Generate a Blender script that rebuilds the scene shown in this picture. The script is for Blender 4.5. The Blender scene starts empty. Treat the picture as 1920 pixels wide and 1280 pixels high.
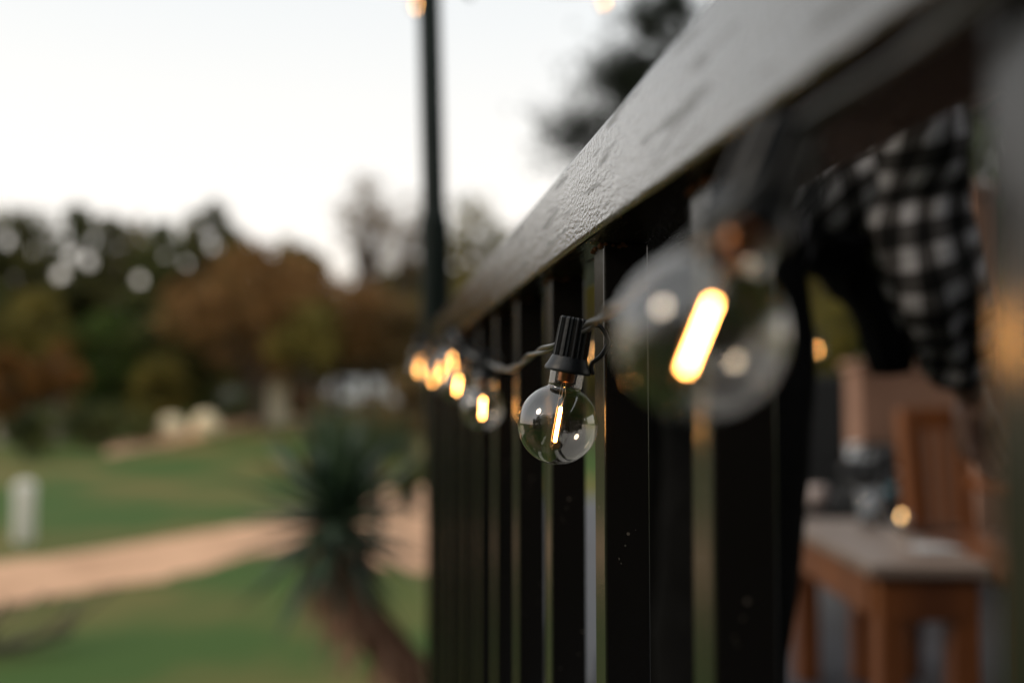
import bpy, bmesh, math, random
from mathutils import Vector, Matrix, Euler, noise as mnoise
random.seed(7)
R = math.radians
sc = bpy.context.scene
COL = sc.collection
F = 1866.7                      # focal length in pixels of the 1920 px wide photograph
EYE = 2.5
PSI = math.atan(252/F*math.cos(math.atan(88/F)))
TH = math.atan(88/F)
FW = Vector((math.sin(PSI)*math.cos(TH), math.cos(PSI)*math.cos(TH), math.sin(TH)))
RT = Vector((math.cos(PSI), -math.sin(PSI), 0))
UP = Vector((-math.sin(PSI)*math.sin(TH), -math.cos(PSI)*math.sin(TH), math.cos(TH)))
CAM = Vector((0, 0, EYE))
DECK = EYE-.83

def at(px, py, d):
    return CAM + FW*d + RT*((px-960)/F*d) - UP*((py-640)/F*d)

def H(x, y):
    d = math.hypot(x, y)
    t = max(0, min(1, (d-18)/50))
    h = 1.15*t*t*(3-2*t)
    h += .05*math.sin(x*.23)*math.cos(y*.19)*min(1, d/20)
    if d < 6: h *= d/6
    return h

def gat(px, py):
    """where the sight line of the survey point meets the terrain"""
    d = 3.0
    while d < 400:
        p = at(px, py, d)
        if p.z <= H(p.x, p.y):
            return Vector((p.x, p.y, H(p.x, p.y)))
        d *= 1.004
    p = at(px, py, 400); return Vector((p.x, p.y, H(p.x, p.y)))

# ---------------------------------------------------------------- materials
MATS = {}
def nodes(name):
    m = bpy.data.materials.new(name); m.use_nodes = True
    nt = m.node_tree; nt.nodes.clear()
    out = nt.nodes.new('ShaderNodeOutputMaterial')
    return m, nt, out

def N(nt, typ, **kw):
    n = nt.nodes.new(typ)
    for k, v in kw.items():
        if k.startswith('i_'):
            key = k[2:]
            key = int(key) if key.isdigit() else key.replace('_', ' ')
            n.inputs[key].default_value = v
        else: setattr(n, k, v)
    return n

def rgba(c): return (c[0], c[1], c[2], 1)

def mat(name, c1, c2=None, scale=8, rough=.6, rough2=None, bump=0, bscale=None, stretch=(1,1,1), metallic=0,
        spec=.5, detail=6, coords='Object', translucent=0, contrast=(.35, .65), coat=0, bdist=.01):
    if name in MATS: return MATS[name]
    m, nt, out = nodes(name)
    b = N(nt, 'ShaderNodeBsdfPrincipled')
    b.inputs['Metallic'].default_value = metallic
    b.inputs['Specular IOR Level'].default_value = spec
    b.inputs['Coat Weight'].default_value = coat
    tc = N(nt, 'ShaderNodeTexCoord'); mp = N(nt, 'ShaderNodeMapping')
    mp.inputs['Scale'].default_value = stretch
    nt.links.new(tc.outputs[coords], mp.inputs[0])
    if c2 is None: c2 = tuple(x*.7 for x in c1)
    nz = N(nt, 'ShaderNodeTexNoise'); nz.inputs['Scale'].default_value = scale; nz.inputs['Detail'].default_value = detail
    nt.links.new(mp.outputs[0], nz.inputs['Vector'])
    cr = N(nt, 'ShaderNodeValToRGB')
    cr.color_ramp.elements[0].position = contrast[0]; cr.color_ramp.elements[1].position = contrast[1]
    cr.color_ramp.elements[0].color = rgba(c1); cr.color_ramp.elements[1].color = rgba(c2)
    nt.links.new(nz.outputs['Fac'], cr.inputs[0]); nt.links.new(cr.outputs[0], b.inputs['Base Color'])
    if rough2 is not None:
        mr = N(nt, 'ShaderNodeMapRange'); mr.inputs['From Min'].default_value=.3; mr.inputs['From Max'].default_value=.7
        mr.inputs['To Min'].default_value=rough; mr.inputs['To Max'].default_value=rough2
        nt.links.new(nz.outputs['Fac'], mr.inputs[0]); nt.links.new(mr.outputs[0], b.inputs['Roughness'])
    else: b.inputs['Roughness'].default_value = rough
    if bump:
        n2 = N(nt, 'ShaderNodeTexNoise'); n2.inputs['Scale'].default_value = bscale or scale*3; n2.inputs['Detail'].default_value = 4
        nt.links.new(mp.outputs[0], n2.inputs['Vector'])
        bp = N(nt, 'ShaderNodeBump'); bp.inputs['Strength'].default_value = bump; bp.inputs['Distance'].default_value = bdist
        nt.links.new(n2.outputs['Fac'], bp.inputs['Height']); nt.links.new(bp.outputs[0], b.inputs['Normal'])
    last = b
    if translucent:
        tr = N(nt, 'ShaderNodeBsdfTranslucent'); nt.links.new(cr.outputs[0], tr.inputs[0])
        mx = N(nt, 'ShaderNodeMixShader'); mx.inputs[0].default_value = translucent
        nt.links.new(b.outputs[0], mx.inputs[1]); nt.links.new(tr.outputs[0], mx.inputs[2]); last = mx
    nt.links.new(last.outputs[0], out.inputs[0])
    MATS[name] = m
    return m

def emit(name, col, strength):
    if name in MATS: return MATS[name]
    m, nt, out = nodes(name)
    e = N(nt, 'ShaderNodeEmission'); e.inputs[0].default_value = rgba(col); e.inputs[1].default_value = strength
    nt.links.new(e.outputs[0], out.inputs[0]); MATS[name] = m
    return m

def thin_glass(name, f0=.135, tint=(.95, .915, .86), edge=(.45, .43, .41), rough=0.0):
    if name in MATS: return MATS[name]
    m, nt, out = nodes(name)
    lw = N(nt, 'ShaderNodeLayerWeight'); lw.inputs[0].default_value = .5
    pw = N(nt, 'ShaderNodeMath', operation='POWER'); pw.inputs[1].default_value = 4.0
    nt.links.new(lw.outputs['Facing'], pw.inputs[0])
    mr = N(nt, 'ShaderNodeMapRange'); mr.inputs['To Min'].default_value = f0; mr.inputs['To Max'].default_value = .92
    nt.links.new(pw.outputs[0], mr.inputs[0])
    p2 = N(nt, 'ShaderNodeMath', operation='POWER'); p2.inputs[1].default_value = 9.0
    nt.links.new(lw.outputs['Facing'], p2.inputs[0])
    mc = N(nt, 'ShaderNodeMix', data_type='RGBA')
    mc.inputs[6].default_value = rgba(tint); mc.inputs[7].default_value = rgba(edge)
    nt.links.new(p2.outputs[0], mc.inputs[0])
    t = N(nt, 'ShaderNodeBsdfTransparent'); nt.links.new(mc.outputs[2], t.inputs[0])
    g = N(nt, 'ShaderNodeBsdfGlossy'); g.inputs['Roughness'].default_value = rough
    g.inputs['Color'].default_value = (1, 1, 1, 1)
    tc = N(nt, 'ShaderNodeTexCoord'); nz = N(nt, 'ShaderNodeTexNoise'); nz.inputs['Scale'].default_value = 60
    nt.links.new(tc.outputs['Object'], nz.inputs['Vector'])
    bp = N(nt, 'ShaderNodeBump'); bp.inputs['Strength'].default_value = .05; bp.inputs['Distance'].default_value = .002
    nt.links.new(nz.outputs['Fac'], bp.inputs['Height']); nt.links.new(bp.outputs[0], g.inputs['Normal'])
    mx = N(nt, 'ShaderNodeMixShader'); nt.links.new(mr.outputs[0], mx.inputs[0])
    nt.links.new(t.outputs[0], mx.inputs[1]); nt.links.new(g.outputs[0], mx.inputs[2])
    nt.links.new(mx.outputs[0], out.inputs[0]); MATS[name] = m
    return m

# ---------------------------------------------------------------- mesh helpers
class MB:
    def __init__(s): s.v = []; s.f = []; s.smooth = []
    def add(s, vs, fs, smooth=False):
        o = len(s.v); s.v += [Vector(v) for v in vs]
        for f in fs: s.f.append(tuple(i+o for i in f)); s.smooth.append(smooth)
    def box(s, c, size, rot=None):
        hx, hy, hz = [a/2 for a in size]
        vs = [Vector((x, y, z)) for x in (-hx, hx) for y in (-hy, hy) for z in (-hz, hz)]
        if rot is not None: vs = [rot @ v for v in vs]
        vs = [v+Vector(c) for v in vs]
        s.add(vs, [(0,1,3,2), (4,6,7,5), (0,4,5,1), (2,3,7,6), (0,2,6,4), (1,5,7,3)])
    def bar(s, a, b, w, t=None):
        a = Vector(a); b = Vector(b); d = b-a
        q = d.to_track_quat('Z', 'Y').to_matrix()
        s.box((a+b)/2, (w, t or w, d.length), q)
    def tube(s, pts, rad, n=8, caps=True):
        pts = [Vector(p) for p in pts]; m = len(pts)
        if not hasattr(rad, '__len__'): rad = [rad]*m
        tang = []
        for i in range(m):
            a = pts[max(0, i-1)]; b = pts[min(m-1, i+1)]
            tang.append((b-a).normalized())
        ref = Vector((0, 0, 1)) if abs(tang[0].z) < .9 else Vector((1, 0, 0))
        u = tang[0].cross(ref).normalized()
        vs = []
        for i in range(m):
            u = (u - tang[i]*u.dot(tang[i])).normalized(); w = tang[i].cross(u)
            for k in range(n):
                a = 2*math.pi*k/n
                vs.append(pts[i] + (u*math.cos(a)+w*math.sin(a))*rad[i])
        fs = [(i*n+k, i*n+(k+1) % n, (i+1)*n+(k+1) % n, (i+1)*n+k) for i in range(m-1) for k in range(n)]
        if caps: fs += [tuple(range(n))[::-1], tuple((m-1)*n+k for k in range(n))]
        s.add(vs, fs, True)
    def lathe(s, prof, n=32, c=(0, 0, 0), rib=None):
        c = Vector(c); vs = []
        for (r, z) in prof:
            for k in range(n):
                a = 2*math.pi*k/n
                rr = r if rib is None else r*(1+rib[1]*(1 if math.sin(a*rib[0]) > 0 else -1))
                vs.append(c+Vector((rr*math.cos(a), rr*math.sin(a), z)))
        m = len(prof)
        fs = [(i*n+k, i*n+(k+1) % n, (i+1)*n+(k+1) % n, (i+1)*n+k) for i in range(m-1) for k in range(n)]
        s.add(vs, fs, rib is None)
    def disc(s, r, z, n=32, c=(0,0,0)):
        c = Vector(c)
        s.add([c+Vector((r*math.cos(2*math.pi*k/n), r*math.sin(2*math.pi*k/n), z)) for k in range(n)], [tuple(range(n))])
    def ball(s, c, r, nu=12, nv=8, sq=(1,1,1), jit=0):
        c = Vector(c); vs = []; fs = []
        for i in range(nv+1):
            th = math.pi*i/nv
            for k in range(nu):
                a = 2*math.pi*k/nu
                d = Vector((math.sin(th)*math.cos(a)*sq[0], math.sin(th)*math.sin(a)*sq[1], math.cos(th)*sq[2]))
                j = 1+jit*mnoise.noise(d*2.3+c)
                vs.append(c+d*r*j)
        for i in range(nv):
            for k in range(nu):
                fs.append((i*nu+k, (i+1)*nu+k, (i+1)*nu+(k+1) % nu, i*nu+(k+1) % nu))
        s.add(vs, fs, True)
    def build(s, name, material, parent=None, bevel=0, origin=None, bseg=2):
        me = bpy.data.meshes.new(name)
        og = Vector(origin) if origin is not None else Vector((0, 0, 0))
        me.from_pydata([tuple(v-og) for v in s.v], [], s.f)
        me.polygons.foreach_set('use_smooth', s.smooth); me.update()
        o = bpy.data.objects.new(name, me); COL.objects.link(o); o.location = og
        for mm in (material if isinstance(material, (list, tuple)) else [material]): me.materials.append(mm)
        if parent is not None: o.parent = parent
        if bevel:
            b = o.modifiers.new('bevel', 'BEVEL'); b.width = bevel; b.segments = bseg; b.limit_method = 'ANGLE'
        return o

def tag(o, label=None, cat=None, group=None, kind=None):
    if label: o['label'] = label
    if cat: o['category'] = cat
    if group: o['group'] = group
    if kind: o['kind'] = kind
    return o

def empty(name, loc, label, cat, group=None, rz=0):
    o = bpy.data.objects.new(name, None); COL.objects.link(o); o.location = loc; o.rotation_euler = (0, 0, rz)
    o.empty_display_size = .05
    return tag(o, label, cat, group)

def copy_tree(o, parent=None):
    c = o.copy(); COL.objects.link(c)
    if parent is not None: c.parent = parent
    for ch in list(o.children): copy_tree(ch, c)
    return c

def spline(pts, per=8):
    pts = [Vector(p) for p in pts]; out = []
    for i in range(len(pts)-1):
        p0 = pts[max(0, i-1)]; p1 = pts[i]; p2 = pts[i+1]; p3 = pts[min(len(pts)-1, i+2)]
        for k in range(per):
            t = k/per
            out.append(.5*((2*p1)+(p2-p0)*t+(2*p0-5*p1+4*p2-p3)*t*t+(3*p1-p0-3*p2+p3)*t**3))
    out.append(pts[-1]); return out

# ---------------------------------------------------------------- world and light
w = bpy.data.worlds.new('World'); sc.world = w; w.use_nodes = True
nt = w.node_tree; nt.nodes.clear()
wo = N(nt, 'ShaderNodeOutputWorld'); bg = N(nt, 'ShaderNodeBackground')
sky = N(nt, 'ShaderNodeTexSky', sky_type='NISHITA'); sky.sun_disc = False
SUN_EL, SUN_ROT = R(32), R(-104)
sky.sun_elevation = SUN_EL; sky.sun_rotation = SUN_ROT; sky.air_density = 1.0; sky.dust_density = 2.0; sky.ozone_density = 1.5
hs = N(nt, 'ShaderNodeHueSaturation'); hs.inputs['Saturation'].default_value = .2
# thin high haze evens the dusk sky out: pale above, warm just over the horizon
tc = N(nt, 'ShaderNodeTexCoord'); sp = N(nt, 'ShaderNodeSeparateXYZ')
nt.links.new(tc.outputs['Generated'], sp.inputs[0])
cr = N(nt, 'ShaderNodeValToRGB')
e = cr.color_ramp.elements
e[0].position = 0; e[0].color = (9.2, 8.0, 6.3, 1)
e[1].position = .75; e[1].color = (7.0, 7.1, 7.1, 1)
for p_, c_ in ((.06, (10.6, 9.4, 7.8)), (.15, (10.1, 9.6, 8.9)), (.36, (8.3, 8.5, 8.5))):
    q = e.new(p_); q.color = rgba(c_)
nt.links.new(sp.outputs['Z'], cr.inputs[0])
mx = N(nt, 'ShaderNodeMix', data_type='RGBA'); mx.inputs[0].default_value = .82
nt.links.new(sky.outputs[0], hs.inputs['Color']); nt.links.new(hs.outputs[0], mx.inputs[6]); nt.links.new(cr.outputs[0], mx.inputs[7])
nt.links.new(mx.outputs[2], bg.inputs[0]); bg.inputs[1].default_value = .126
nt.links.new(bg.outputs[0], wo.inputs[0])
sl = bpy.data.lights.new('sun', 'SUN'); sl.energy = .9; sl.angle = R(14); sl.color = (1, .82, .62)
so = bpy.data.objects.new('sun', sl); COL.objects.link(so)
sd = Vector((math.sin(SUN_ROT)*math.cos(SUN_EL), math.cos(SUN_ROT)*math.cos(SUN_EL), math.sin(SUN_EL)))
so.rotation_euler = (-sd).to_track_quat('-Z', 'Y').to_euler(); so.location = (0, 0, 30)

# ---------------------------------------------------------------- camera
cd = bpy.data.cameras.new('camera'); cam = bpy.data.objects.new('camera', cd); COL.objects.link(cam)
cd.lens = 35; cd.sensor_width = 36; cd.clip_start = .01; cd.clip_end = 3000
cam.location = CAM; cam.rotation_euler = (R(90)+TH, 0, -PSI)
cd.dof.use_dof = True; cd.dof.focus_distance = .53; cd.dof.aperture_fstop = 35/13.5; cd.dof.aperture_blades = 0
sc.camera = cam
sc.view_settings.view_transform = 'Standard'; sc.view_settings.look = 'None'; sc.view_settings.exposure = 0
sc.render.engine = 'CYCLES'
cy = sc.cycles
cy.use_denoising = True
cy.denoiser = 'OPENIMAGEDENOISE'
cy.max_bounces = 10; cy.transparent_max_bounces = 24; cy.glossy_bounces = 6; cy.diffuse_bounces = 3
cy.sample_clamp_indirect = 6; cy.sample_clamp_direct = 0
cy.caustics_reflective = False; cy.caustics_refractive = False
cy.use_adaptive_sampling = False

# ---------------------------------------------------------------- ground
m_grass = mat('grass_ground', (.062, .115, .028), (.21, .155, .056), scale=.22, rough=.9, bump=.5, bscale=20, detail=9, spec=.15, contrast=(.44,.66))
m_gravel = mat('path_gravel', (.76, .47, .30), (.58, .35, .22), scale=.9, rough=.95, bump=.4, bscale=60, spec=.1)
xs = []; v = 0
def axis(lim):
    a = [0]; s = 1.0
    while a[-1] < lim:
        a.append(a[-1]+s); s = min(60, s*1.045 if a[-1] > 30 else 1.0*1.0+0)
    return a
ax = axis(900); full = [-x for x in ax[::-1]][:-1]+ax
g = MB(); n = len(full)
vs = [(x, y, H(x, y)) for y in full for x in full]
g.add(vs, [(j*n+i, j*n+i+1, (j+1)*n+i+1, (j+1)*n+i) for j in range(n-1) for i in range(n-1)], True)
tag(g.build('ground', m_grass), kind='structure')

def ribbon(name, pairs, m, lift, sub=6):
    P = spline([gat(a, b) for a, b, c in pairs], sub); Q = spline([gat(a, c) for a, b, c in pairs], sub)
    mb = MB(); K = 6; vs = []
    for i in range(len(P)):
        for k in range(K+1):
            q = P[i].lerp(Q[i], k/K)
            if k in (0, K): q += Vector((random.uniform(-.08, .08), random.uniform(-.08, .08), 0))
            vs.append((q.x, q.y, H(q.x, q.y)+lift))
    mb.add(vs, [(i*(K+1)+k, i*(K+1)+k+1, (i+1)*(K+1)+k+1, (i+1)*(K+1)+k) for i in range(len(P)-1) for k in range(K)], True)
    return tag(mb.build(name, m), kind='structure')
ribbon('path', [(-500,1135,1235), (-220,1090,1185), (0,1056,1140), (150,1038,1114), (300,1014,1089), (420,993,1059), (520,972,1034), (620,948,1042), (700,925,1062), (800,912,1076), (930,905,1085)], m_gravel, .02)
ribbon('upper_path', [(200,840,856), (300,815,838), (400,796,816), (480,786,799), (600,781,789)], m_gravel, .03)

# ---------------------------------------------------------------- trees
def leafmat(name, a, b, tr=.25): return mat(name, a, b, scale=.9, rough=.6, spec=.2, translucent=tr, contrast=(.4,.6), detail=3)
L_dark = leafmat('leaf_dark', (.045, .048, .016), (.16, .15, .050))
L_deep = leafmat('leaf_deep', (.042, .052, .017), (.14, .15, .046))
L_olive = leafmat('leaf_olive', (.11, .100, .022), (.25, .20, .046))
L_green = leafmat('leaf_green', (.05, .09, .018), (.13, .18, .04))
L_orange = leafmat('leaf_orange', (.15, .070, .018), (.28, .13, .035))
L_brown = leafmat('leaf_brown', (.16, .085, .028), (.32, .17, .058))
L_tan = leafmat('leaf_tan', (.15, .095, .04), (.28, .19, .085))
L_pine = leafmat('leaf_pine', (.012, .020, .012), (.035, .045, .025), .1)
m_bark = mat('bark', (.06, .045, .035), (.12, .09, .07), scale=6, rough=.95, bump=.6, stretch=(1,1,.25))
m_barkpale = mat('bark_pale', (.30, .26, .21), (.20, .17, .14), scale=4, rough=.9, bump=.5, stretch=(1,1,.3))

SKY_GAPS = [(15,452,14),(25,525,11),(115,515,14),(168,490,15),(262,525,13),(120,440,6),(222,575,7),(312,478,11),(350,492,10),(385,420,7),(394,442,10),(402,464,13),
  (650,470,15),(684,487,13),(705,455,12),(768,475,14),(560,455,6),(60,470,6),(330,440,6)]
def in_gap(p):
    v = p-CAM; d_ = v.dot(FW)
    if d_ < 20: return False
    x = 960+F*v.dot(RT)/d_; y = 640-F*v.dot(UP)/d_
    return any((x-a)**2+(y-b)**2 < (r*.56+6)**2 for a, b, r in SKY_GAPS)
def leaf(mb, p, s, rnd, base=None):
    if base is not None and in_gap(p+base): return
    n = Vector((rnd.gauss(0,1), rnd.gauss(0,1), rnd.gauss(0,1)+.4)).normalized()
    u = n.orthogonal().normalized(); u.rotate(Matrix.Rotation(rnd.random()*6.28, 3, n)); w_ = n.cross(u)
    l = s*rnd.uniform(.7, 1.4); b = s*rnd.uniform(.3, .55)
    mb.add([p-u*l*.5, p+w_*b*.5, p+u*l*.5+n*s*.1, p-w_*b*.5], [(0,1,2,3)])

def tree(name, base, height, crown_w, crown_h, lm, bm, label, cat='tree', group=None, leaves=2600, ls=.3, clumps=16, fill=1.0, trunk_r=None, seed=0, depthw=None, top_bias=.0):
    rnd = random.Random(seed)
    root = empty(name, base, label, cat, group)
    tr = trunk_r or height*.022
    cz = height-crown_h/2
    T = MB()
    lean = Vector((rnd.uniform(-.04,.04), rnd.uniform(-.04,.04), 0))*height
    tp = [Vector((0,0,-.2)), Vector((0,0,height*.15))+lean*.2, Vector((0,0,height*.45))+lean*.7, Vector((0,0,height*.8))+lean]
    sp_ = spline(tp, 4); T.tube(sp_, [tr*(1-.8*i/(len(sp_)-1))*(1.25 if i == 0 else 1) for i in range(len(sp_))], 9)
    Lm = MB(); cl = []
    for i in range(clumps):
        while True:
            q = Vector((rnd.uniform(-1,1), rnd.uniform(-1,1), rnd.uniform(-1,1)))
            if .15 < q.length < 1: break
        q = Vector((q.x*crown_w/2*.78, q.y*(depthw or crown_w)/2*.78, cz+q.z*crown_h/2*.8))
        r = rnd.uniform(.16, .30)*min(crown_w, crown_h)*fill
        cl.append((q, r))
        j = sp_[min(len(sp_)-1, int(len(sp_)*max(.3, min(.95, (q.z-crown_h*.25)/height))))]
        mid = j.lerp(q, .5)+Vector((0,0,height*.03))
        T.tube(spline([j, mid, q], 3), [tr*.35, tr*.3, tr*.24, tr*.2, tr*.14, tr*.1, tr*.05], 5)
    cl.append((Vector((lean.x, lean.y, height-crown_h*.17)), crown_w*.2*fill))
    tot = sum(r*r for q, r in cl)
    for q, r in cl:
        for k in range(int(leaves*r*r/tot)):
            d = Vector((rnd.gauss(0,1), rnd.gauss(0,1), rnd.gauss(0,1))).normalized()*r*(rnd.random()**.4)
            d.z *= .8
            leaf(Lm, q+d, ls, rnd, Vector(base))
    T.build('trunk', bm, root); Lm.build('crown', lm, root)
    return root

def px_tree(px, top, cbot, wpx, d, lm, label, name='tree', basez=None, group=None, **kw):
    b = at(px, 700, d); bz = H(b.x, b.y)
    z_top = at(px, top, d).z; z_cb = at(px, cbot, d).z
    hgt = z_top-bz
    return tree(name, (b.x, b.y, bz), hgt, wpx*d/F, min(z_top-z_cb, hgt*.97), lm, kw.pop('bm', m_bark), label, group=group, **kw)

DG = 'dark evergreen trees along the far edge of the lawn'
spec_ = [
 (-190, 380, 760, 280, 52, 'dark evergreen tree at the far left end of the tree line'),
 (-60, 405, 760, 200, 50, 'dark evergreen crown just inside the left edge of the tree line'),
 (40, 368, 740, 190, 52, 'broad dark evergreen with rounded top, leftmost full crown of the tree line'),
 (155, 356, 740, 120, 56, 'pointed dark evergreen standing right of the leftmost rounded crown'),
 (225, 374, 740, 130, 54, 'lower dark evergreen in the middle of the left tree line'),
 (310, 400, 720, 130, 50, 'dark evergreen left of the tallest tree of the line'),
 (405, 338, 700, 130, 54, 'tallest dark evergreen of the tree line with sky gaps in its crown'),
 (470, 425, 720, 120, 52, 'dark evergreen on the right shoulder of the tallest tree'),
 (575, 435, 640, 90, 60, 'small dark evergreen top behind the rust brown tree'),
]
for i, (px, top, cb, wp, d, lab) in enumerate(spec_):
    px_tree(px, top, cb, wp, d, L_dark if i % 2 == 0 else L_deep, lab, 'evergreen_tree', group=DG, leaves=6800, ls=.48, clumps=34, seed=10+i, fill=1.0)
# understorey
spec_ = [
 (-40, 560, 810, 200, 42, L_olive, 'olive green bushy tree at the left edge below the evergreens', 'bushy_tree', 1800),
 (60, 545, 720, 190, 44, L_olive, 'yellowish olive tree in front of the dark evergreens at left', 'bushy_tree', 2200),
 (105, 630, 790, 110, 38, L_orange, 'small orange leaved tree with pale trunk on the left', 'autumn_tree', 1500),
 (12, 640, 800, 100, 37, L_orange, 'dull orange brown tree at the very left edge', 'autumn_tree', 1300),
 (200, 560, 800, 170, 46, L_green, 'mid green bushy tree between the orange tree and the dark evergreens', 'bushy_tree', 2400),
 (330, 560, 800, 190, 47, L_deep, 'deep green bushy tree behind the two pale boulders', 'bushy_tree', 3000),
 (300, 660, 800, 130, 44, L_olive, 'small olive tree just behind the upper path', 'bushy_tree', 1500),
 (486, 440, 730, 330, 44, L_brown, 'large rust brown autumn tree left of the pole', 'autumn_tree', 4600),
 (632, 500, 695, 190, 47, L_brown, 'rust brown autumn tree with lower crown beside the large one', 'autumn_tree', 2200),
 (575, 560, 700, 150, 42, L_olive, 'small olive bushy tree in front of the two rust brown trees', 'bushy_tree', 1300),
 (720, 540, 695, 170, 50, L_tan, 'tan and olive tree low behind the parked vehicles', 'autumn_tree', 2200),
 (790, 470, 720, 150, 52, L_olive, 'olive tree directly behind the black pole', 'bushy_tree', 2200),
]
for i, (px, top, cb, wp, d, lm, lab, nm, nl) in enumerate(spec_):
    px_tree(px, top, cb, wp, d, lm, lab, nm, leaves=nl, ls=.38, clumps=20, seed=60+i, bm=m_barkpale if 'pale trunk' in lab or 'very left' in lab else m_bark, trunk_r=.42 if lm is L_orange else None)
px_tree(690, 318, 560, 150, 50, L_tan, 'half bare tree with sparse tan leaves rising left of the pole', 'bare_tree', leaves=1150, ls=.3, clumps=32, seed=90, fill=.8)
px_tree(765, 335, 560, 110, 52, L_tan, 'half bare tree with sparse tan leaves close to the pole', 'bare_tree', leaves=800, ls=.3, clumps=24, seed=91, fill=.8)
px_tree(900, 345, 700, 170, 40, L_olive, 'loose olive tree between the pole and the handrail', 'bushy_tree', leaves=2300, ls=.32, clumps=22, seed=92)
px_tree(985, 380, 700, 140, 44, L_tan, 'tan tree partly hidden by the handrail', 'autumn_tree', leaves=1500, ls=.32, clumps=16, seed=93)
# wood beyond the terrace
for i, (px, top, wp, d, lm, lab) in enumerate([
    (1110, 420, 210, 36, L_olive, 'olive tree seen through the railing bars'),
    (1290, 400, 230, 33, L_green, 'mid green tree behind the railing and the large bulb'),
    (1500, 380, 260, 30, L_olive, 'olive green tree seen under the plaid shirt'),
    (1600, 400, 200, 34, L_green, 'green tree beyond the black chair'),
    (1740, 130, 300, 30, L_deep, 'deep green tree behind the peach wall'),
    (1900, 40, 340, 30, L_green, 'green tree at the far right behind the peach wall')]):
    px_tree(px, top, 800, wp, d, lm, lab, 'bushy_tree', leaves=2600 if i < 4 else 7000, ls=.36, clumps=20 if i < 4 else 40, seed=120+i)
# shrubs
def shrub(px, py, wpx, hpx, lm, label, seed, name='shrub', d=None, n=900, ls=.16):
    g_ = gat(px, py) if d is None else None
    if g_ is None:
        b = at(px, py, d); g_ = Vector((b.x, b.y, H(b.x, b.y)))
    d_ = (g_-CAM).dot(FW); rnd = random.Random(seed)
    root = empty(name, g_, label, 'shrub')
    W_ = wpx*d_/F; Hh = hpx*d_/F
    A = MB(); S = MB()
    for i in range(9):
        q = Vector((rnd.uniform(-.4,.4)*W_, rnd.uniform(-.3,.3)*W_, rnd.uniform(.25,.8)*Hh))
        S.tube(spline([Vector((q.x*.2, q.y*.2, -.05)), q*.6, q], 3), .02*Hh, 5)
        r = rnd.uniform(.2,.34)*min(W_, Hh*1.2)
        for k in range(n//9):
            dd = Vector((rnd.gauss(0,1), rnd.gauss(0,1), rnd.gauss(0,1))).normalized()*r*rnd.random()**.4
            p = q+dd
            if p.z > .02: leaf(A, p, ls*Hh, rnd)
    S.build('stem', m_bark, root); A.build('foliage', lm, root)
    return root
shrub(430, 792, 200, 75, L_green, 'bright green shrub behind the two pale boulders', 1)
shrub(420, 776, 130, 50, L_deep, 'dark green shrub left of the bright green one', 2)
shrub(225, 830, 140, 80, L_deep, 'dark shrub at the foot of the trees near the upper path', 3)
shrub(170, 840, 110, 90, L_deep, 'dark shrub right of the pale tree trunk', 4)
shrub(50, 860, 90, 100, L_deep, 'dark shrub between the two pale trunks at left', 5)
shrub(575, 785, 90, 70, L_orange, 'orange brown shrub right of the cream gatepost', 6)
shrub(640, 806, 90, 24, L_green, 'low green shrub in front of the white van', 7)
shrub(765, 860, 110, 190, L_tan, 'tall tan and brown shrub next to the railing end', 8, n=1300, ls=.1)
shrub(700, 830, 90, 100, L_tan, 'tan shrub behind the aloe, left of the tallest shrub', 9, n=1000, ls=.1)
shrub(772, 960, 60, 110, L_deep, 'dark green shrub right of the aloe crown', 12, n=900, ls=.14)

# pine with tiered boughs, seen above the handrail
def pine(label):
    d = 15.0; b = at(1290, 700, d); root = empty('pine_tree', (b.x, b.y, H(b.x, b.y)), label, 'tree')
    z0 = H(b.x, b.y); rnd = random.Random(5); T = MB(); A = MB(); top = at(1290, -130, d).z-z0
    T.tube(spline([(0,0,-.2), (.1,0,top*.4), (0,.05,top*.75), (.05,0,top)], 5), [.2*(1-.9*i/15) for i in range(16)], 9)
    def bough(tgt, r, n):
        T.tube(spline([(0,0,tgt.z-.6), Vector((tgt.x*.5, tgt.y*.5, tgt.z-.1)), tgt], 4), [.05*(1-.09*i) for i in range(9)], 6)
        for k in range(n):
            t = rnd.uniform(.35, 1.05); c = Vector((tgt.x*t, tgt.y*t, tgt.z-.15+.2*t)) + Vector((rnd.gauss(0,1), rnd.gauss(0,1), rnd.gauss(0,1.25)))*r*(.25+.5*rnd.random())
            dr = Vector((rnd.gauss(0,1), rnd.gauss(0,1), rnd.gauss(.8,.6))).normalized()*rnd.uniform(.08,.17)
            s_ = dr.orthogonal().normalized()*.012
            if mnoise.noise(c*3.1) < -.2: continue
            for q in range(5):
                dq = dr.copy(); dq.rotate(Euler((rnd.gauss(0,.5), rnd.gauss(0,.5), rnd.gauss(0,.5))))
                A.add([c-s_, c+s_, c+dq+s_*.3, c+dq-s_*.3], [(0,1,2,3)])
    for px, py, r, n in ((1035,262,.38,750), (1085,250,.3,500), (1120,150,.38,800), (1165,120,.3,420), (1215,25,.34,420), (1180,40,.25,200), (1250,10,.3,350), (1150,205,.25,260), (1330,100,.5,600), (1400,200,.5,600), (1450,60,.5,500), (1200,330,.4,500), (1380,330,.5,500)):
        p = at(px, py, d+rnd.uniform(-.8,.8))-Vector((b.x, b.y, z0)); bough(p, r*1.1, int(n*1.4))
    T.build('trunk', m_bark, root); A.build('crown', L_pine, root)
pine('dark pine with layered boughs rising above the handrail')

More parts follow.
